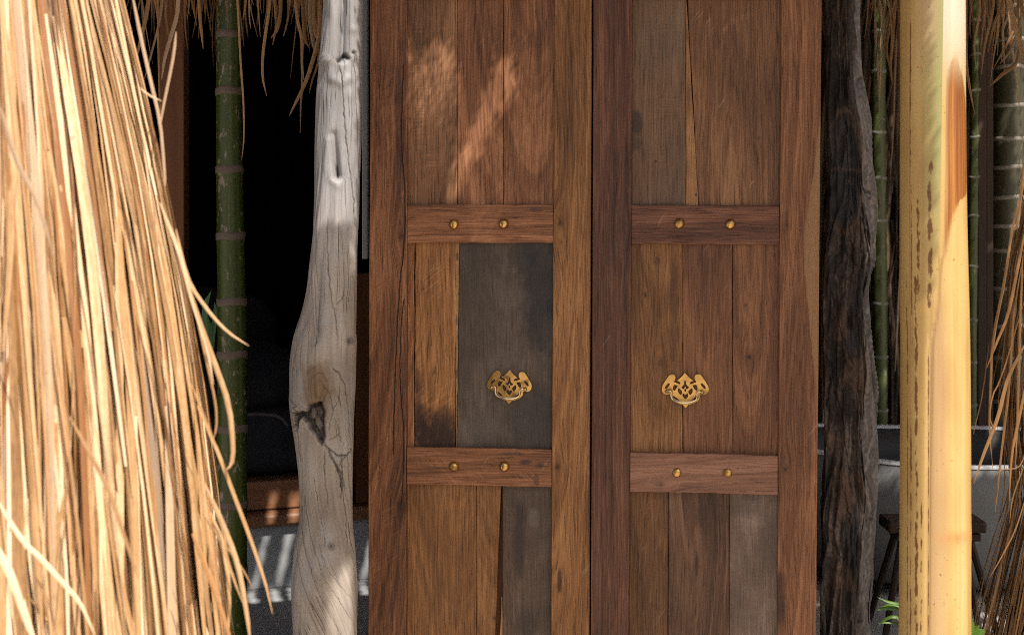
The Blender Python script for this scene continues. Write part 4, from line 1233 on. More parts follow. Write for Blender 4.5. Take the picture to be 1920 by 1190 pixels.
bk = cone_thatch(thatch_r, (UX, UY), R_right, 2.42, 0.15, 90, 1500, M_drystraw, -0.7, (0.003, 0.0075), 0.55, 0.22, (0.4, 0.9), M_core, 0.05, 0.0, 0.035, 5)
bk.build('thatch', M_drystraw, thatch_r)
loose = [([(1925, 330), (1900, 420), (1885, 520), (1862, 640), (1858, 720), (1855, 800), (1862, 880)], 8, .6, 2.51), ([(1925, 640), (1890, 710), (1872, 780), (1845, 850), (1826, 905)], 11, .6, 2.46),
         ([(1925, 420), (1905, 520), (1890, 590), (1870, 640), (1850, 690)], 9, .7, 2.48), ([(1915, 500), (1900, 600), (1893, 720), (1880, 830), (1872, 905), (1866, 960)], 7, .5, 2.51),
         ([(1930, 690), (1912, 780), (1898, 850), (1892, 940)], 8, .55, 2.46), ([(1922, 560), (1880, 700), (1862, 740), (1856, 780), (1862, 800), (1868, 810)], 4, .5, 2.46),
         ([(1924, 930), (1905, 990), (1880, 1040), (1856, 1082)], 4, .5, 2.46), ([(1925, 860), (1900, 930), (1893, 980)], 4, .4, 2.48), ([(1930, 230), (1918, 330), (1908, 420), (1897, 430)], 9, .65, 2.51), ([(1855, 640), (1842, 740), (1828, 800), (1825, 815)], 3, .4, 2.56),
         ([(1918, 480), (1912, 640), (1908, 780), (1904, 880)], 7, .6, 2.50), ([(1930, 800), (1915, 870), (1880, 880), (1868, 890)], 3, .6, 2.46)]
for pts, w, tn, d in loose:
    P = smooth_pts([px(a_, b_, d) - np.array([UX, UY, 0]) for a_, b_ in pts], 12)
    one_strand('leaf', strand(P, 0.62 * w * d / F, tn * .75, facing=(-0.2, -1, 0.1), fold=.3), M_drystraw, thatch_r)


# ------------------------------------------------------------------ green ringed palm stems
def stem_mat(name, c1, c2, lichen, lich_amt, ringc):
    g = G(name)
    u, v = g.uv()
    a_ = g.noise(g.xyz(u * 30, v * 5, 2.0), 1, 3)
    f_ = g.noise(g.xyz(u * 160, v * 40, 2.0), 1, 3, .65)
    col = g.mix(g.clamp((a_ - .5) * 1.6 + (f_ - .5) * .5 + .5), c1, c2)
    li = g.noise(g.xyz(u * 60, v * 26, 7.0), 1, 5, 0.7)
    li2 = g.noise(g.xyz(u * 12, v * 4, 17.0), 1, 2)
    col = g.mix(g.step(0.66 - lich_amt, 0.70 - lich_amt, li + (li2 - .5) * .35) * .8, col, lichen)
    M1 = g.set(col, rough=0.4, spec=0.4, bump=f_, bdist=.001, bstr=.3)
    g = G(name + '_scar')
    u, v = g.uv()
    f_ = g.noise(g.xyz(u * 60, v * 300, 2.0), 1, 4, .65)
    M2 = g.set(g.mix(f_, mul3(ringc, .55), mul3(ringc, 1.3)), rough=0.7, bump=f_, bdist=.002, bstr=.5)
    return M1, M2


def palm_stem(label, x_top, x_bot, w_top, w_bot, d, rings, mats, ring_h=11, y0=-560, y1=None, group=None):
    y1 = y1 if y1 is not None else HY + EYE * F / d
    cxp = lambda y: x_top + (x_bot - x_top) * y / 1190.0 + 2.5 * math.sin(y / 170.0 + x_top)
    wd = lambda y: w_top + (w_bot - w_top) * y / 1190.0
    base = px(cxp(y1), y1, d)
    root = thing('ringed_palm', label, 'palm stem', (base[0], d, base[2]), group=group)
    n = 24

    def shell(rows):
        V, UV = [], []
        for yy, ex in rows:
            r_ = wd(yy) / 2 * d / F + ex
            for k in range(n):
                t = 2 * math.pi * k / n
                wob = 1 + 0.03 * (vnoise(math.sin(t) * 1.5 + 3, yy / 60.0, 3) - .5)
                V.append(((cxp(yy) - CX) * d / F + r_ * wob * math.sin(t) - base[0], -r_ * wob * math.cos(t), EYE - (yy - HY) * d / F - base[2]))
                UV.append((2.0 * abs(t - math.pi) * r_ if False else (t - math.pi if t > 0 else math.pi) * r_ + x_top * .01, EYE - (yy - HY) * d / F))
        return V, grid_faces(len(rows), n, True), UV
    rows = []
    rs = sorted(rings)
    full = list(rs)
    gap = (rs[-1] - rs[0]) / max(1, len(rs) - 1)
    q = rs[0] - gap
    while q > y0: full.insert(0, q); q -= gap
    q = rs[-1] + gap
    while q < y1: full.append(q); q += gap
    for yy in np.linspace(y0, y1, 160):
        near = min(abs(yy - r_) for r_ in full)
        rows.append((yy, 0.0012 * math.exp(-(near / 14) ** 2)))
    V, Fc, UV = shell(rows)
    link('stem', mesh('stem', V, Fc, mats[0], UV, smooth=True), root)
    for r_ in full:
        h = ring_h / 2
        V, Fc, UV = shell([(r_ - h - 1, 0.0002), (r_ - h, 0.0022), (r_ - h * .3, 0.0028), (r_ + h * .4, 0.0026), (r_ + h, 0.0020), (r_ + h + 1, 0.0002)])
        V = np.array(V); Z = V[:, 2].copy()
        ang = np.tile(np.arange(n), 6) * 2 * math.pi / n
        V[:, 2] = Z + 0.004 * np.sin(ang + 1.0) * 0.5 + 0.0015 * np.sin(ang * 3 + r_)
        link('ring', mesh('ring', V, Fc, mats[1], UV, smooth=True), root)
    return root


GM = stem_mat('green_stem', (0.018, 0.029, 0.0015), (0.042, 0.062, 0.005), (0.20, 0.155, 0.125), 0.085, (0.10, 0.072, 0.056))
palm_stem('dark green palm stem with grey ring scars, standing in the dark room opening', 431, 434, 44, 62, 3.45, [66, 172, 319, 443, 566, 665, 803, 945], GM, 13)
GM2 = stem_mat('pale_green_stem', (0.035, 0.045, 0.012), (0.095, 0.11, 0.035), (0.18, 0.17, 0.13), 0.05, (0.17, 0.165, 0.13))
palm_stem('mossy green palm stem showing just right of the charred post', 1650, 1646, 26, 28, 4.55, [-30, 60, 135, 250, 335, 415, 570], GM2, 5)
palm_stem('thin bright green palm stem just right of the yellow palm trunk', 1829, 1822, 23, 22, 4.5, [40, 103, 171, 258, 333, 405, 500, 600], GM2, 4)
GM3 = stem_mat('brown_ringed_stem', (0.025, 0.024, 0.013), (0.07, 0.066, 0.036), (0.16, 0.15, 0.11), 0.05, (0.21, 0.19, 0.155))
palm_stem('thick brown palm trunk with pale ring scars behind the thatch', 1893, 1882, 62, 64, 4.6, [77, 128, 200, 262, 315, 371, 425, 470, 540, 610, 670, 750], GM3, 6)

# ------------------------------------------------------------------ the setting
def slab(name, b, mat, kind='structure', bevel=0.0):
    o = link(name, bbox_mesh(name, b, mat, bevel))
    o['kind'] = kind
    return o


V = [(-40, -40, 0), (40, -40, 0), (40, 60, 0), (-40, 60, 0)]
o = link('ground', mesh('ground', V, [(0, 1, 2, 3)], M_ground)); o['kind'] = 'structure'
V = [(-2.5, 2.7, .004), (.62, 2.7, .004), (.62, 7.2, .004), (-2.5, 7.2, .004)]
o = link('floor', mesh('floor', V, [(0, 1, 2, 3)], M_floor)); o['kind'] = 'structure'
slab('deck', (0.64, 4.2, 3.15, 7.2, 0.002, 0.38), M_deck, bevel=0.006)

# dark room: back wall of vertical slats, side walls
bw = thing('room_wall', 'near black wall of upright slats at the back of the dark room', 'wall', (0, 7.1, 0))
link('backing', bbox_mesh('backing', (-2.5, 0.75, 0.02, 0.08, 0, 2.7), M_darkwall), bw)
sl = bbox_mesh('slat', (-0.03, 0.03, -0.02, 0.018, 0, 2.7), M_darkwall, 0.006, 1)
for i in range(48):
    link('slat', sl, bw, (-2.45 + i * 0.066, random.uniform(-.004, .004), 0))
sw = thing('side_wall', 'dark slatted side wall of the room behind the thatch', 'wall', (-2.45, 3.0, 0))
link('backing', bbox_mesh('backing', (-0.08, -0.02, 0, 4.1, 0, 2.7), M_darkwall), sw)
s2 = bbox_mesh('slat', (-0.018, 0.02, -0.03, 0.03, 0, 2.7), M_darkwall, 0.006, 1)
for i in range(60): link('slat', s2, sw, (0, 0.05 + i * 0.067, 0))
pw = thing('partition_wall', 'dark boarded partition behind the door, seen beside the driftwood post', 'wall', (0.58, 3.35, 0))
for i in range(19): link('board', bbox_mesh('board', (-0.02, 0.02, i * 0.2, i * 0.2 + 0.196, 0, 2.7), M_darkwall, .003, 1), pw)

# bed platform, turned a little
BY = math.radians(20)
bp0 = px(464, 1109, 5.27)
bed = thing('bed_platform', 'brown timber bed platform edge with striped sunlight, on a cement plinth', 'platform', (bp0[0], bp0[1], 0), BY)
link('edge_board', bbox_mesh('edge_board', (-1.6, 0.40, 0.03, 0.09, 0.293, 0.398), M_platform, 0.004, 2), bed)
link('nosing', bbox_mesh('nosing', (-1.6, 1.4, -0.035, 0.05, 0.236, 0.289), M_platform, 0.022, 4), bed)
link('plinth', bbox_mesh('plinth', (-1.6, 1.4, 0.0, 1.7, 0.005, 0.24), M_floor, 0.003, 1), bed)
link('platform_top', bbox_mesh('platform_top', (-1.6, 0.9, 0.09, 1.7, 0.33, 0.385), M_platform, 0.003, 1), bed)
pn = thing('brown_panel', 'brown timber panel seen between the driftwood post and the door', 'panel', (bp0[0], bp0[1], 0), BY)
for i in range(5): link('board', bbox_mesh('board', (0.42 + i * .13, 0.42 + i * .13 + .127, 0.03, 0.07, 0.29, 1.17), M_brownpost, 0.003, 1), pn)
bd = thing('bedding', 'charcoal grey mattress and pillows on the bed platform in the dark', 'mattress', (bp0[0], bp0[1], 0.4), BY)


def pillow_mesh(name, sx, sy, sz, mat, sd, p=2.6):
    nu, nv = 48, 24
    V = []
    for i in range(nv):
        ph = -math.pi / 2 + math.pi * i / (nv - 1)
        for j in range(nu):
            t = 2 * math.pi * j / nu
            f = lambda c: math.copysign(abs(c) ** (2 / p), c)
            x_, y_, z_ = f(math.cos(ph)) * f(math.cos(t)), f(math.cos(ph)) * f(math.sin(t)), math.sin(ph)
            n_ = (fbm(x_ * 3 + sd, z_ * 2 + y_ * 3, 3, 3) - .5) * .12
            V.append((x_ * sx, y_ * sy, (z_ + n_) * sz))
    return mesh(name, V, grid_faces(nv, nu, True), mat, smooth=True)


link('mattress', bbox_mesh('mattress', (-1.5, 0.38, 0.14, 1.6, 0.0, 0.24), M_bedding, 0.05, 4), bd)
link('blanket', pillow_mesh('blanket', 0.98, 0.75, 0.17, M_bedding, 2.0, 4), bd, (-0.55, 0.95, 0.30))
link('pillow', pillow_mesh('pillow', 0.36, 0.2, 0.20, M_bedding, 5.0), bd, (0.0, 1.3, 0.46))
link('pillow', pillow_mesh('pillow', 0.38, 0.2, 0.20, M_bedding, 9.0), bd, (-0.8, 1.3, 0.46))
tp = [px(a_, b_, 5.2) - np.array([bp0[0], bp0[1], 0.4]) for a_, b_ in ((440, 800), (462, 778), (500, 777), (525, 782), (540, 798))]
cb, sb_ = math.cos(-BY), math.sin(-BY)
tp = [(p_[0] * cb - p_[1] * sb_, p_[0] * sb_ + p_[1] * cb, p_[2]) for p_ in tp]
link('piping', mesh('piping', *tube(smooth_pts(tp, 24), 0.006, 8), M_piping, smooth=True), bd)

o = link('wooden_post', bbox_mesh('wooden_post', (-0.032, 0.032, -0.03, 0.03, 0, 2.5), M_brownpost, 0.003, 2), None, (px(327, 400, 3.7)[0], 3.7, 0))
tag(o, 'reddish brown square timber post between the sunlit thatch and the green stem', 'post')
o = link('metal_strip', bbox_mesh('metal_strip', (-0.006, 0.006, -0.012, 0.012, 0, 1.0), M_steel, 0.002, 2), None, (px(685, 485, 3.1)[0], 3.1, px(685, 485, 3.1)[2]))
tag(o, 'thin pale grey metal strip ending halfway up beside the door edge', 'metal strip')

# white wall beyond the bath, and dark hanging dry leaves
slab('wall', (0.7, 6, 6.6, 6.75, 0.38, 3.2), M_plaster)
skirt = thing('dry_palm_skirt', 'curtain of dark dry palm leaves hanging behind the bathtub', 'dry leaves', (1.4, 4.75, 2.4))
rr = np.random.default_rng(11)
bulk = Bulk()
for i in range(3600):
    part = i < 200
    x0 = rr.uniform(0.78, 2.1)
    if 1.30 < x0 < 1.325 and z0 < 1.6: continue
    z0 = rr.uniform(1.2, 2.35); ln = rr.uniform(0.5, 1.3)
    z1 = max(z0 - ln, 0.40 + rr.uniform(0, .25))
    y0 = rr.uniform(.0, .4)
    t = np.linspace(0, 1, 6)
    dx = rr.normal(-0.02, 0.07)
    P = np.stack([x0 - 1.4 + dx * t + .01 * np.sin(t * 5 + x0 * 9), y0 + rr.normal(0, .03) * t, (z0 - 2.4) + (z1 - z0) * t], 1)
    S_ = strand(P, rr.uniform(.006, .016), float(np.clip(rr.normal(.45, .25), 0, 1)), facing=(rr.normal(0, .5), -1, 0))
    if part: one_strand('leaf', S_, M_darkstraw, skirt)
    else: bulk.add(*S_)
bulk.build('thatch', M_darkstraw, skirt)
for i in range(6):
    xx = px(1836 + i * 7.5, 400, 4.4)[0]
V, Fc = [], []
o = thing('timber_frame', 'dark brown upright timber posts behind the brown palm trunk', 'timber frame', (px(1846, 400, 4.5)[0], 4.5, 0.38))
for k, (dx, w) in enumerate(((-0.014, .014), (0.014, .012))):
    link('post', bbox_mesh('post', (dx - w, dx + w, -.02 + .012 * k, .02 + .012 * k, 0, 2.2), M_darkstraw_post, .004, 2), o)

# ------------------------------------------------------------------ grey bathtub
BX, BYY = px(1790, 880, 3.95)[0], 4.02
tub = thing('bathtub', 'dark grey freestanding bathtub with a rim coloured sunlit pale behind the yellow palm trunk', 'bathtub', (BX, BYY, 0.38))
na = 96
def tub_ring(k, z, inset):
    out = []
    for j in range(na):
        t = 2 * math.pi * j / na
        ex, ey = 0.60 * k - inset, 0.36 * k ** 0.6 - inset
        f = lambda c: math.copysign(abs(c) ** 0.95, c)
        x_, y_ = ex * f(math.cos(t)), ey * f(math.sin(t))
        zz = z
        if z > 0.05: zz = z + (0.05 * max(0, -math.cos(t)) ** 2 * z / 0.37)
        out.append((x_, y_, zz))
    return out
prof = [(0.40, 0.02), (0.52, 0.022), (0.68, 0.05), (0.81, 0.11), (0.91, 0.19), (0.97, 0.28), (1.0, 0.362)]
V = sum([tub_ring(k, z, 0) for k, z in prof], [])
V += sum([tub_ring(k, z, 0.024) for k, z in [(1.0, 0.362), (0.96, 0.28), (0.89, 0.19), (0.76, 0.11), (0.5, 0.075)]], [])
fc = [tuple(q) for q in grid_faces(12, na, True)]
fc.append(tuple(range(na))[::-1]); fc.append(tuple(range(11 * na, 12 * na)))
shell = link('shell', mesh('shell', V, fc, M_tub, smooth=True), tub)
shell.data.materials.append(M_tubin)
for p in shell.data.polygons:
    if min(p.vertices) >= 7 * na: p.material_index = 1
V = []
for dr, dz in ((-0.002, 0.0), (-0.002, 0.007), (0.026, 0.007), (0.026, 0.0)):
    V += [(p_[0], p_[1], p_[2] + dz) for p_ in tub_ring(1.0, 0.362, dr)]
link('rim', mesh('rim', V, [tuple(q) for q in grid_faces(4, na, True)] + [(j, 3 * na + j, 3 * na + (j + 1) % na, (j + 1) % na) for j in range(na)], M_rim), tub)

# wooden stool in front of the tub
sd_ = 3.42
st = thing('wooden_stool', 'small weathered wooden stool with splayed legs behind the yellow palm trunk', 'stool', (px(1748, 990, sd_)[0], sd_, 0.38))
zt = px(1748, 990, sd_)[2] - 0.38
hw = 91 * sd_ / F
link('seat', bbox_mesh('seat', (-hw, hw, -0.05, 0.05, zt - 0.002, zt + 0.026), M_stool, 0.006, 2), st)
link('cross_bar', bbox_mesh('cross_bar', (-hw + .02, hw - .012, -0.045, 0.03, zt - 0.022, zt - 0.004), M_stool, 0.004, 2), st)
for sx in (-1, 1):
    for sy in (-1, 1):
        link('leg', mesh('leg', *tube([(sx * (hw - .035), sy * .03, zt - .02), (sx * (hw + .022), sy * .08, 0)], [.009, .008], 8), M_darkstraw_post), st)


# ------------------------------------------------------------------ small green plants
def leaf_mat(name, c1, c2):
    g = G(name)
    u, v = g.uv()
    n_ = g.noise(g.xyz(u * 6, v * 3, 1.0), 1, 3)
    vein = g.step(0.07, 0.0, g.abs(u - 0.5))
    col = g.mix(vein * .5, g.mix(n_, c1, c2), mul3(c2, 1.4))
    g.set(col, rough=0.4, spec=0.5, bump=n_, bdist=.001, bstr=.3)
    g.translucent(col, 0.35)
    return g.m


M_leaf = leaf_mat('fresh_leaf', (0.045, 0.105, 0.008), (0.085, 0.165, 0.014))
M_leafd = leaf_mat('dark_leaf', (0.02, 0.07, 0.02), (0.05, 0.13, 0.04))


def plant(label, base_px, d, z0, blades, mat):
    b = px(*base_px, d)
    root = thing('leafy_plant', label, 'plant', (b[0], d, z0))
    bv = np.array([b[0], d, z0])
    for pts, w, dd in blades:
        P = smooth_pts([px(a_, b_, d + dd) - bv for a_, b_ in pts], 10)
        n_ = len(P)
        t = np.linspace(0, 1, n_)
        V, Fc, UV, T = strand(P, w * d / F, .5, tip=.97, fold=.35, facing=(0.15, -0.75, 0.75))
        link('leaf', mesh('leaf', V, Fc, mat, UV, smooth=True), root)
    return root


plant('bright green strappy plant at the foot of the charred post', (1672, 1260), 2.80, 0.0,
      [([(1690, 1250), (1700, 1170), (1690, 1135), (1668, 1128), (1645, 1119)], 8, 0), ([(1692, 1250), (1706, 1170), (1694, 1140), (1668, 1136), (1645, 1143)], 17, .01), ([(1688, 1250), (1698, 1190), (1686, 1158), (1664, 1158), (1645, 1174)], 8, -.02), ([(1690, 1255), (1697, 1200), (1688, 1172), (1668, 1166), (1646, 1168)], 6, .02)], M_leaf)
plant('small bright green leaves at the foot of the yellow palm trunk beside brown thatch', (1832, 1260), 2.5, 0.0,
      [([(1830, 1250), (1824, 1190), (1822, 1158)], 16, 0), ([(1835, 1250), (1832, 1200), (1846, 1178)], 20, -.02), ([(1830, 1250), (1826, 1200), (1836, 1170)], 16, .03)], M_leaf)
plant('dark green leaves peeping out between the sunlit thatch and the green stem', (392, 700), 3.2, 0.0,
      [([(392, 700), (388, 620), (384, 575), (396, 545)], 12, 0), ([(392, 700), (394, 640), (388, 600), (376, 596)], 12, .02), ([(395, 700), (398, 630), (404, 590), (402, 566)], 10, .03), ([(392, 700), (388, 640), (382, 620), (372, 622)], 10, 0)], M_leafd)

# ------------------------------------------------------------------ thatched shelter roof over door and room, extended over the bath for shade
K0, KS, KY = 2.32, 0.20, 1.75       # eave height, slope, eave row


def roof_z(y): return K0 + KS * (y - KY)


class Target:
    """A sunlit patch: polygon in photo pixels on the plane through point p0 with normal n."""
    def __init__(s, p0, n, poly, por=1.0, por2=None, soft=7.0):
        s.p0, s.n, s.poly, s.por, s.por2, s.soft = np.array(p0, float), np.array(n, float), poly, por, por if por2 is None else por2, soft
    def hit(s, P, rnd):
        t = ((P - s.p0) @ s.n) / (SV @ s.n)
        Q = P - t[:, None] * SV
        ok = (t > 0) & (Q[:, 1] > 0.3)
        qx = CX + Q[:, 0] / Q[:, 1] * F; qy = HY - (Q[:, 2] - EYE) / Q[:, 1] * F
        ys = [q[1] for q in s.poly]
        por = s.por + (s.por2 - s.por) * np.clip((qy - min(ys)) / (max(ys) - min(ys)), 0, 1)
        qx = qx + RNG.normal(0, s.soft, len(qx)); qy = qy + RNG.normal(0, s.soft, len(qy))
        return ok & in_poly(qx, qy, s.poly) & (rnd < por)


RNG = np.random.default_rng(5)
dp_, dn_ = DO + DN * -0.012, DN
T = [Target(dp_, dn_, [(776, 130), (780, 95), (800, 76), (825, 70), (845, 82), (857, 105), (857, 200), (853, 310), (830, 350), (790, 330), (776, 240)], 1.0, .06, 9),
     Target(dp_, dn_, [(935, 98), (962, 98), (968, 130), (962, 175), (938, 215), (912, 250), (895, 290), (872, 340), (850, 376), (834, 366), (850, 310), (872, 255), (905, 180)], 1.0, .95, 7),
     Target(dp_, dn_, [(940, 130), (1000, 170), (985, 300), (940, 380), (900, 370), (900, 290)], .10, .10),
     Target(dp_, dn_, [(880, 376), (910, 370), (925, 460), (870, 460)], .35),
     Target(dp_, dn_, [(815, 590), (858, 555), (850, 650), (805, 690)], .30, .1),
     Target(dp_, dn_, [(766, 690), (782, 700), (786, 830), (766, 832)], .45),
     Target(dp_, dn_, [(700, 170), (758, 160), (755, 230), (705, 330)], .14),
     Target(dp_, dn_, [(759, 60), (768, 60), (768, 260), (759, 260)], .75, soft=2),
     Target(dp_, dn_, [(700, 1040), (745, 1080), (750, 1240), (695, 1240)], .16)]
pd_, pn_ = (0, DW - .045, 0), (0, -1, 0)
T += [Target(pd_, pn_, [(604, -90), (683, -90), (683, 360), (668, 395), (640, 420), (618, 404), (598, 430), (584, 430), (592, 300), (600, 150)], 1.0, 1.0, 5),
      Target(pd_, pn_, [(668, 220), (684, 220), (684, 480), (668, 480)], .9),
      Target(pd_, pn_, [(674, 1010), (658, 1040), (636, 1078), (612, 1106), (604, 1140), (600, 1400), (680, 1400)], .97, soft=4),
      Target(pd_, pn_, [(540, 1100), (600, 1130), (598, 1300), (540, 1300)], .25)]
pa = px(1752, 400, DP); sh_ = np.array([SV[0], SV[1], 0]) / np.hypot(SV[0], SV[1]); sp2 = np.array([-sh_[1], sh_[0], 0])


def palm_px(w, row):
    q = np.array([pa[0], pa[1], EYE - (row - HY) * DP / F]) + sp2 * w
    return (CX + q[0] / q[1] * F, HY - (q[2] - EYE) / q[1] * F)


T += [Target(pa, sh_, [palm_px(-.047, -260), palm_px(.047, -260), palm_px(.047, 1000), palm_px(.03, 1080), palm_px(.0, 1200), palm_px(-.047, 1300)], 1.0, soft=2),
      Target((0, 2.5, 0), (0, -1, 0), [(1825, 200), (1990, 200), (1990, 1300), (1825, 1300)], .5, soft=8)]
bn = np.array([math.sin(BY), -math.cos(BY), 0])
for xb, w in ((468, 12), (507, 18), (541, 12), (670, 12), (704, 9)):
    T.append(Target(bp0, bn, [(xb + 47, 905), (xb + 47 + w, 905), (xb + w, 1102), (xb, 1102), (xb - 36, 1240), (xb - 36 + w, 1240)], soft=0.5))
T += [Target((0, 3.68, 0), (0, -1, 0), [(1520, 868), (1990, 868), (1990, 905), (1650, 890), (1520, 884)], .6, soft=2),
      Target((0, 4.56, 0), (0, -1, 0), [(1897, -100), (1926, -100), (1922, 640), (1912, 760), (1892, 760), (1894, 100)], .9, soft=3),
      Target((0, 4.46, 0), (0, -1, 0), [(1828, -100), (1842, -100), (1838, 520), (1826, 520)], .9, soft=2),
      Target((0, 4.5, 0), (0, -1, 0), [(1654, -100), (1664, -100), (1660, 620), (1648, 620)], .8, soft=2),
      Target((0, 3.3, 0), (0, -1, 0), [(1640, 1110), (1690, 1110), (1690, 1230), (1640, 1230)], .8),
      Target((0, 2.5, 0), (0, -1, 0), [(1815, 1140), (1862, 1140), (1862, 1240), (1815, 1240)], 1.0),
      Target((0, 3.5, 0), (0, -1, 0), [(1815, 1135), (1900, 1135), (1900, 1260), (1815, 1260)], 1.0)]
BAYER = np.array([[0, 32, 8, 40, 2, 34, 10, 42], [48, 16, 56, 24, 50, 18, 58, 26], [12, 44, 4, 36, 14, 46, 6, 38], [60, 28, 52, 20, 62, 30, 54, 22],
                  [3, 35, 11, 43, 1, 33, 9, 41], [51, 19, 59, 27, 49, 17, 57, 25], [15, 47, 7, 39, 13, 45, 5, 37], [63, 31, 55, 23, 61, 29, 53, 21]]) / 64.0 + 0.008


def roof_patch(fx0, fx1, fy0, fy1, cs):
    """A sheet of thatch with gaps cut to let sun onto each target, as cells of cs metres."""
    nx, ny = int(round((fx1 - fx0) / cs)), int(round((fy1 - fy0) / cs))
    gx = np.linspace(fx0, fx1, nx + 1); gy = np.linspace(fy0, fy1, ny + 1)
    CXg, CYg = np.meshgrid((gx[:-1] + gx[1:]) / 2, (gy[:-1] + gy[1:]) / 2)
    Pc = np.stack([CXg.ravel(), CYg.ravel(), roof_z(CYg.ravel())], 1)
    jit_ = np.stack([(fbm(Pc[:, 0] * 40, Pc[:, 1] * 40, 71, 2) - .5), (fbm(Pc[:, 0] * 40, Pc[:, 1] * 40, 73, 2) - .5), np.zeros(len(Pc))], 1) * 0.012
    I, J = np.meshgrid(np.arange(nx), np.arange(ny))
    rnd = np.clip(BAYER[J % 8, I % 8].ravel() + RNG.uniform(-.02, .02, len(Pc)), 0, .999)
    hole = np.zeros(len(Pc), bool)
    for tg in T: hole |= tg.hit(Pc + jit_, rnd)  # openings shaped so sun falls on the chosen patches
    sm_ = Pc[:, 0] + 0.643 * Pc[:, 1]
    wob = (fbm(Pc[:, 0] * 9, Pc[:, 1] * 9, 3, 3) - .5) * .10
    hole |= (sm_ > 2.53 + wob * .15) & (sm_ < 2.66 + wob * .5) & (Pc[:, 1] < 2.75 + wob)  # slot opened to let sun onto the charred post's side
    hole |= (Pc[:, 0] < -0.30) & (Pc[:, 1] < 2.45 + wob)
    hole |= np.hypot(Pc[:, 0] - pa[0], Pc[:, 1] - DP) < 0.05
    hole |= (Pc[:, 0] > 1.0) & (sm_ > 2.75) & (fbm(Pc[:, 0] * 16, Pc[:, 1] * 9, 91, 3) > .75)
    keep = ~hole.reshape(ny, nx)
    vid = np.arange((ny + 1) * (nx + 1)).reshape(ny + 1, nx + 1)
    GX, GY = np.meshgrid(gx, gy)
    GZ = roof_z(GY) + (fbm(GX * 30, GY * 8, 6, 3) - .5) * .012
    jx = (vnoise(GX * 300, GY * 300, 8) - .5) * cs * .6; jy = (vnoise(GX * 300, GY * 300, 9) - .5) * cs * .6
    Vt = np.stack([GX + jx, GY + jy, GZ], -1).reshape(-1, 3)
    Vb_ = Vt.copy(); Vb_[:, 2] -= 0.004
    r_, c_ = np.nonzero(keep)
    q = np.stack([vid[r_, c_], vid[r_, c_ + 1], vid[r_ + 1, c_ + 1], vid[r_ + 1, c_]], 1)
    nv_ = len(Vt)
    faces = [q, q[:, ::-1] + nv_]
    kp = np.pad(keep, 1)
    for dr, dc, e0, e1 in ((-1, 0, (0, 0), (0, 1)), (1, 0, (1, 1), (1, 0)), (0, -1, (1, 0), (0, 0)), (0, 1, (0, 1), (1, 1))):
        bnd = keep & ~kp[1 + dr:1 + dr + ny, 1 + dc:1 + dc + nx]
        r_, c_ = np.nonzero(bnd)
        v0, v1 = vid[r_ + e0[0], c_ + e0[1]], vid[r_ + e1[0], c_ + e1[1]]
        faces.append(np.stack([v1, v0, v0 + nv_, v1 + nv_], 1))
    faces = np.concatenate(faces)
    Va = np.concatenate([Vt, Vb_])
    used = np.unique(faces)
    remap = np.full(len(Va), -1); remap[used] = np.arange(len(used))
    o = link('thatch', mesh('thatch', Va[used], remap[faces], M_roof), shelter); o['kind'] = 'stuff'


fx0, fx1, fy0, fy1 = -0.95, 2.35, KY, 4.3
shelter = thing('thatched_shelter', 'palm thatch roof over the door and dark room with dry leaf tips hanging into view', 'thatch roof', (0, 0, 0))
roof_patch(-0.95, 1.25, KY, 2.95, 0.005)
roof_patch(1.25, fx1, KY, 2.95, 0.01)  # thatch added past the door to keep the bath in shade
roof_patch(-0.95, fx1, 2.95, fy1, 0.01)
V, Fc = [], []
for (a0, a1, b0, b1) in ((-2.6, fx0, 2.45, fy1), (-2.6, fx1, fy1, 7.3), (fx1, 4.4, 2.9, 7.3)):
    k = len(V)
    for dz in (0, -.05):
        V += [(a0, b0, roof_z(b0) + dz), (a1, b0, roof_z(b0) + dz), (a1, b1, roof_z(b1) + dz), (a0, b1, roof_z(b1) + dz)]
    Fc += [tuple(k + i for i in f) for f in ((0, 1, 2, 3), (7, 6, 5, 4), (0, 4, 5, 1), (1, 5, 6, 2), (2, 6, 7, 3), (3, 7, 4, 0))]
o = link('thatch', mesh('thatch', V, Fc, M_roof), shelter); o['kind'] = 'stuff'
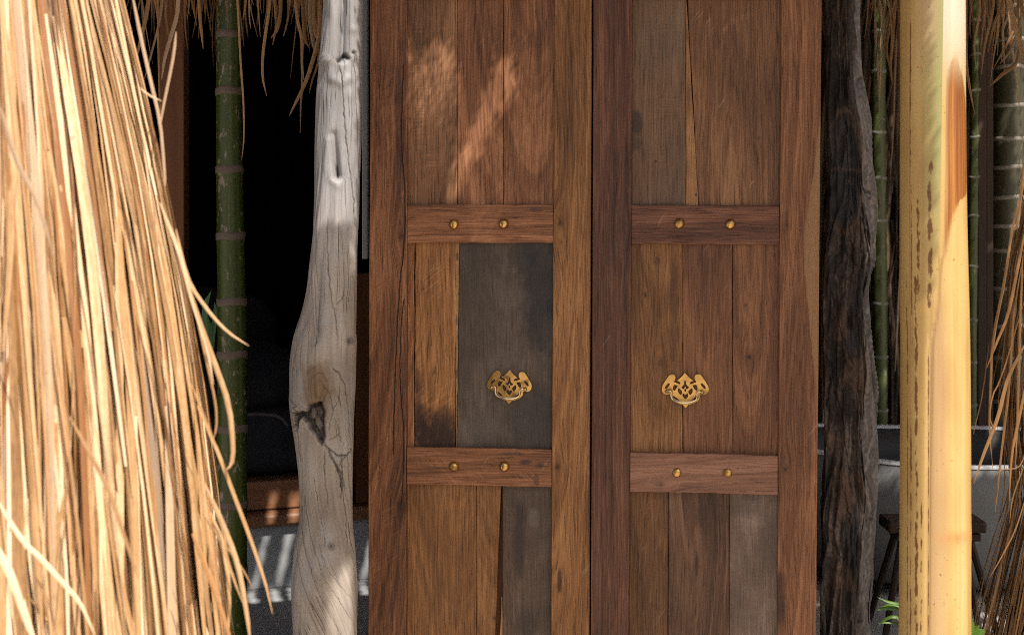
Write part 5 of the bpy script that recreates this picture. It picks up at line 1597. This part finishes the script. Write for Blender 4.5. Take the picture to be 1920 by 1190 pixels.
# hanging leaf tips seen along the top of the photograph
hang = [([(285, -60), (276, 20), (262, 80), (256, 110)], 7, .45, 3.25), ([(310, -60), (300, 30), (286, 90), (270, 150)], 6, .4, 3.3), ([(334, -60), (332, 20), (322, 60), (308, 110), (303, 150)], 9, .75, 3.2), ([(296, -50), (297, 60), (298, 110), (300, 190), (306, 232)], 5, .5, 3.15),
        ([(372, -60), (374, 20), (378, 60), (381, 93)], 6, .55, 3.2), ([(350, -60), (347, 40), (352, 94)], 3, .3, 3.3), ([(441, -60), (447, 40), (451, 120), (456, 190), (457, 260), (453, 300)], 4, .6, 3.1), ([(465, -60), (460, 10), (455, 38)], 4, .45, 3.2), ([(466, -60), (467, 25), (470, 55)], 3, .4, 3.2),
        ([(508, -60), (505, 10), (498, 60), (492, 110), (493, 150), (500, 180)], 6, .6, 3.2), ([(512, -60), (517, 20), (518, 50), (511, 85)], 6, .5, 3.25), ([(528, -60), (526, 20), (520, 55), (508, 72)], 7, .45, 3.22), ([(548, -60), (556, 30), (565, 70), (566, 120), (570, 150)], 6, .55, 3.2),
        ([(575, -60), (576, 20), (572, 60), (566, 100), (567, 150), (564, 200), (563, 250)], 5, .4, 3.25), ([(602, -60), (600, 50), (592, 95), (575, 150), (556, 190), (542, 218)], 8, .55, 3.1), ([(590, -60), (588, 30), (590, 60), (597, 80)], 6, .5, 3.2), ([(600, -60), (596, 60), (598, 110), (586, 150), (580, 175)], 5, .45, 3.18),
        ([(585, -60), (582, 30), (586, 70), (590, 100)], 9, .4, 3.2), ([(560, -60), (568, 10), (572, 70), (580, 90)], 8, .35, 3.22), ([(535, -60), (540, 20), (536, 50), (530, 70)], 5, .3, 3.28),
        ([(1672, -60), (1668, 40), (1662, 90), (1668, 130)], 6, .45, 3.6), ([(1640, -60), (1642, 60), (1648, 160), (1650, 260)], 5, .4, 3.6), ([(1682, -60), (1675, 60), (1670, 120), (1673, 160)], 6, .5, 3.5), ([(1690, -60), (1680, 120), (1676, 240), (1670, 330)], 5, .3, 3.7), ([(1652, -60), (1654, 60), (1650, 200)], 6, .6, 3.5),
        ([(1835, -60), (1838, 20), (1828, 80), (1830, 130)], 6, .5, 3.4), ([(1812, -60), (1812, 100), (1818, 160), (1828, 215)], 6, .6, 3.2), ([(1868, -60), (1862, 20), (1848, 80), (1840, 140)], 6, .45, 3.4), ([(1885, -60), (1880, 10), (1866, 40), (1852, 100)], 6, .5, 3.4),
        ([(1925, -30), (1908, 40), (1890, 80), (1862, 130)], 5, .45, 3.3), ([(1886, -40), (1898, 30), (1912, 80), (1922, 130)], 10, .85, 3.05), ([(1912, 90), (1905, 120), (1880, 140), (1856, 162)], 8, .5, 3.1), ([(1905, -60), (1916, 10), (1922, 40)], 8, .6, 3.1), ([(1915, 40), (1898, 90), (1892, 100), (1875, 120)], 6, .4, 3.2),
        ([(1848, -60), (1846, 20), (1843, 60), (1838, 96)], 4, .35, 3.5), ([(1900, -60), (1893, 20), (1880, 60), (1884, 90)], 5, .4, 3.4)]
for pts, w, tn, d in hang:
    P = smooth_pts([px(a_, b_, d) for a_, b_ in pts], 12)
    top = P[0].copy()
    up = np.array([[top[0] + rr.normal(0, .04), top[1] + .02, roof_z(top[1]) - .01]])
    P = np.vstack([up, P])
    one_strand('leaf', strand(P, w * d / F, tn, facing=(rr.normal(0.2, .4), -1, .1), fold=.35), M_drystraw, shelter)
bulk = Bulk()
for i in range(260):
    right = rr.uniform() < .5
    a_ = rr.uniform(1620, 1960) if right else (rr.uniform(250, 350) if rr.uniform() < .4 else rr.uniform(330, 610))
    d = rr.uniform(3.3, 3.9)
    ln = abs(rr.normal(0, 45)) + 10 if not right else abs(rr.normal(30, 90)) + 10
    P0 = px(a_, -120, d); P1 = px(a_ + rr.normal(0, 14), ln, d)
    t = np.linspace(0, 1, 7)[:, None]
    P = P0 + (P1 - P0) * t + np.array([1, 0, 0]) * .01 * np.sin(t * 4 + a_)
    P = np.vstack([[P0[0], d, roof_z(d) - .01], P])
    bulk.add(*strand(P, rr.uniform(.003, .007), float(np.clip(rr.normal(.4, .2), 0, 1)), facing=(rr.normal(0, .5), -1, 0)))
bulk.build('leaf_fringe', M_drystraw if True else None, shelter)
link('ridge_pole', mesh('ridge_pole', *tube([(-2.6, 3.35, roof_z(3.35) - .05), (0.6, 3.35, roof_z(3.35) - .05)], .035, 10), M_brownpost), shelter)
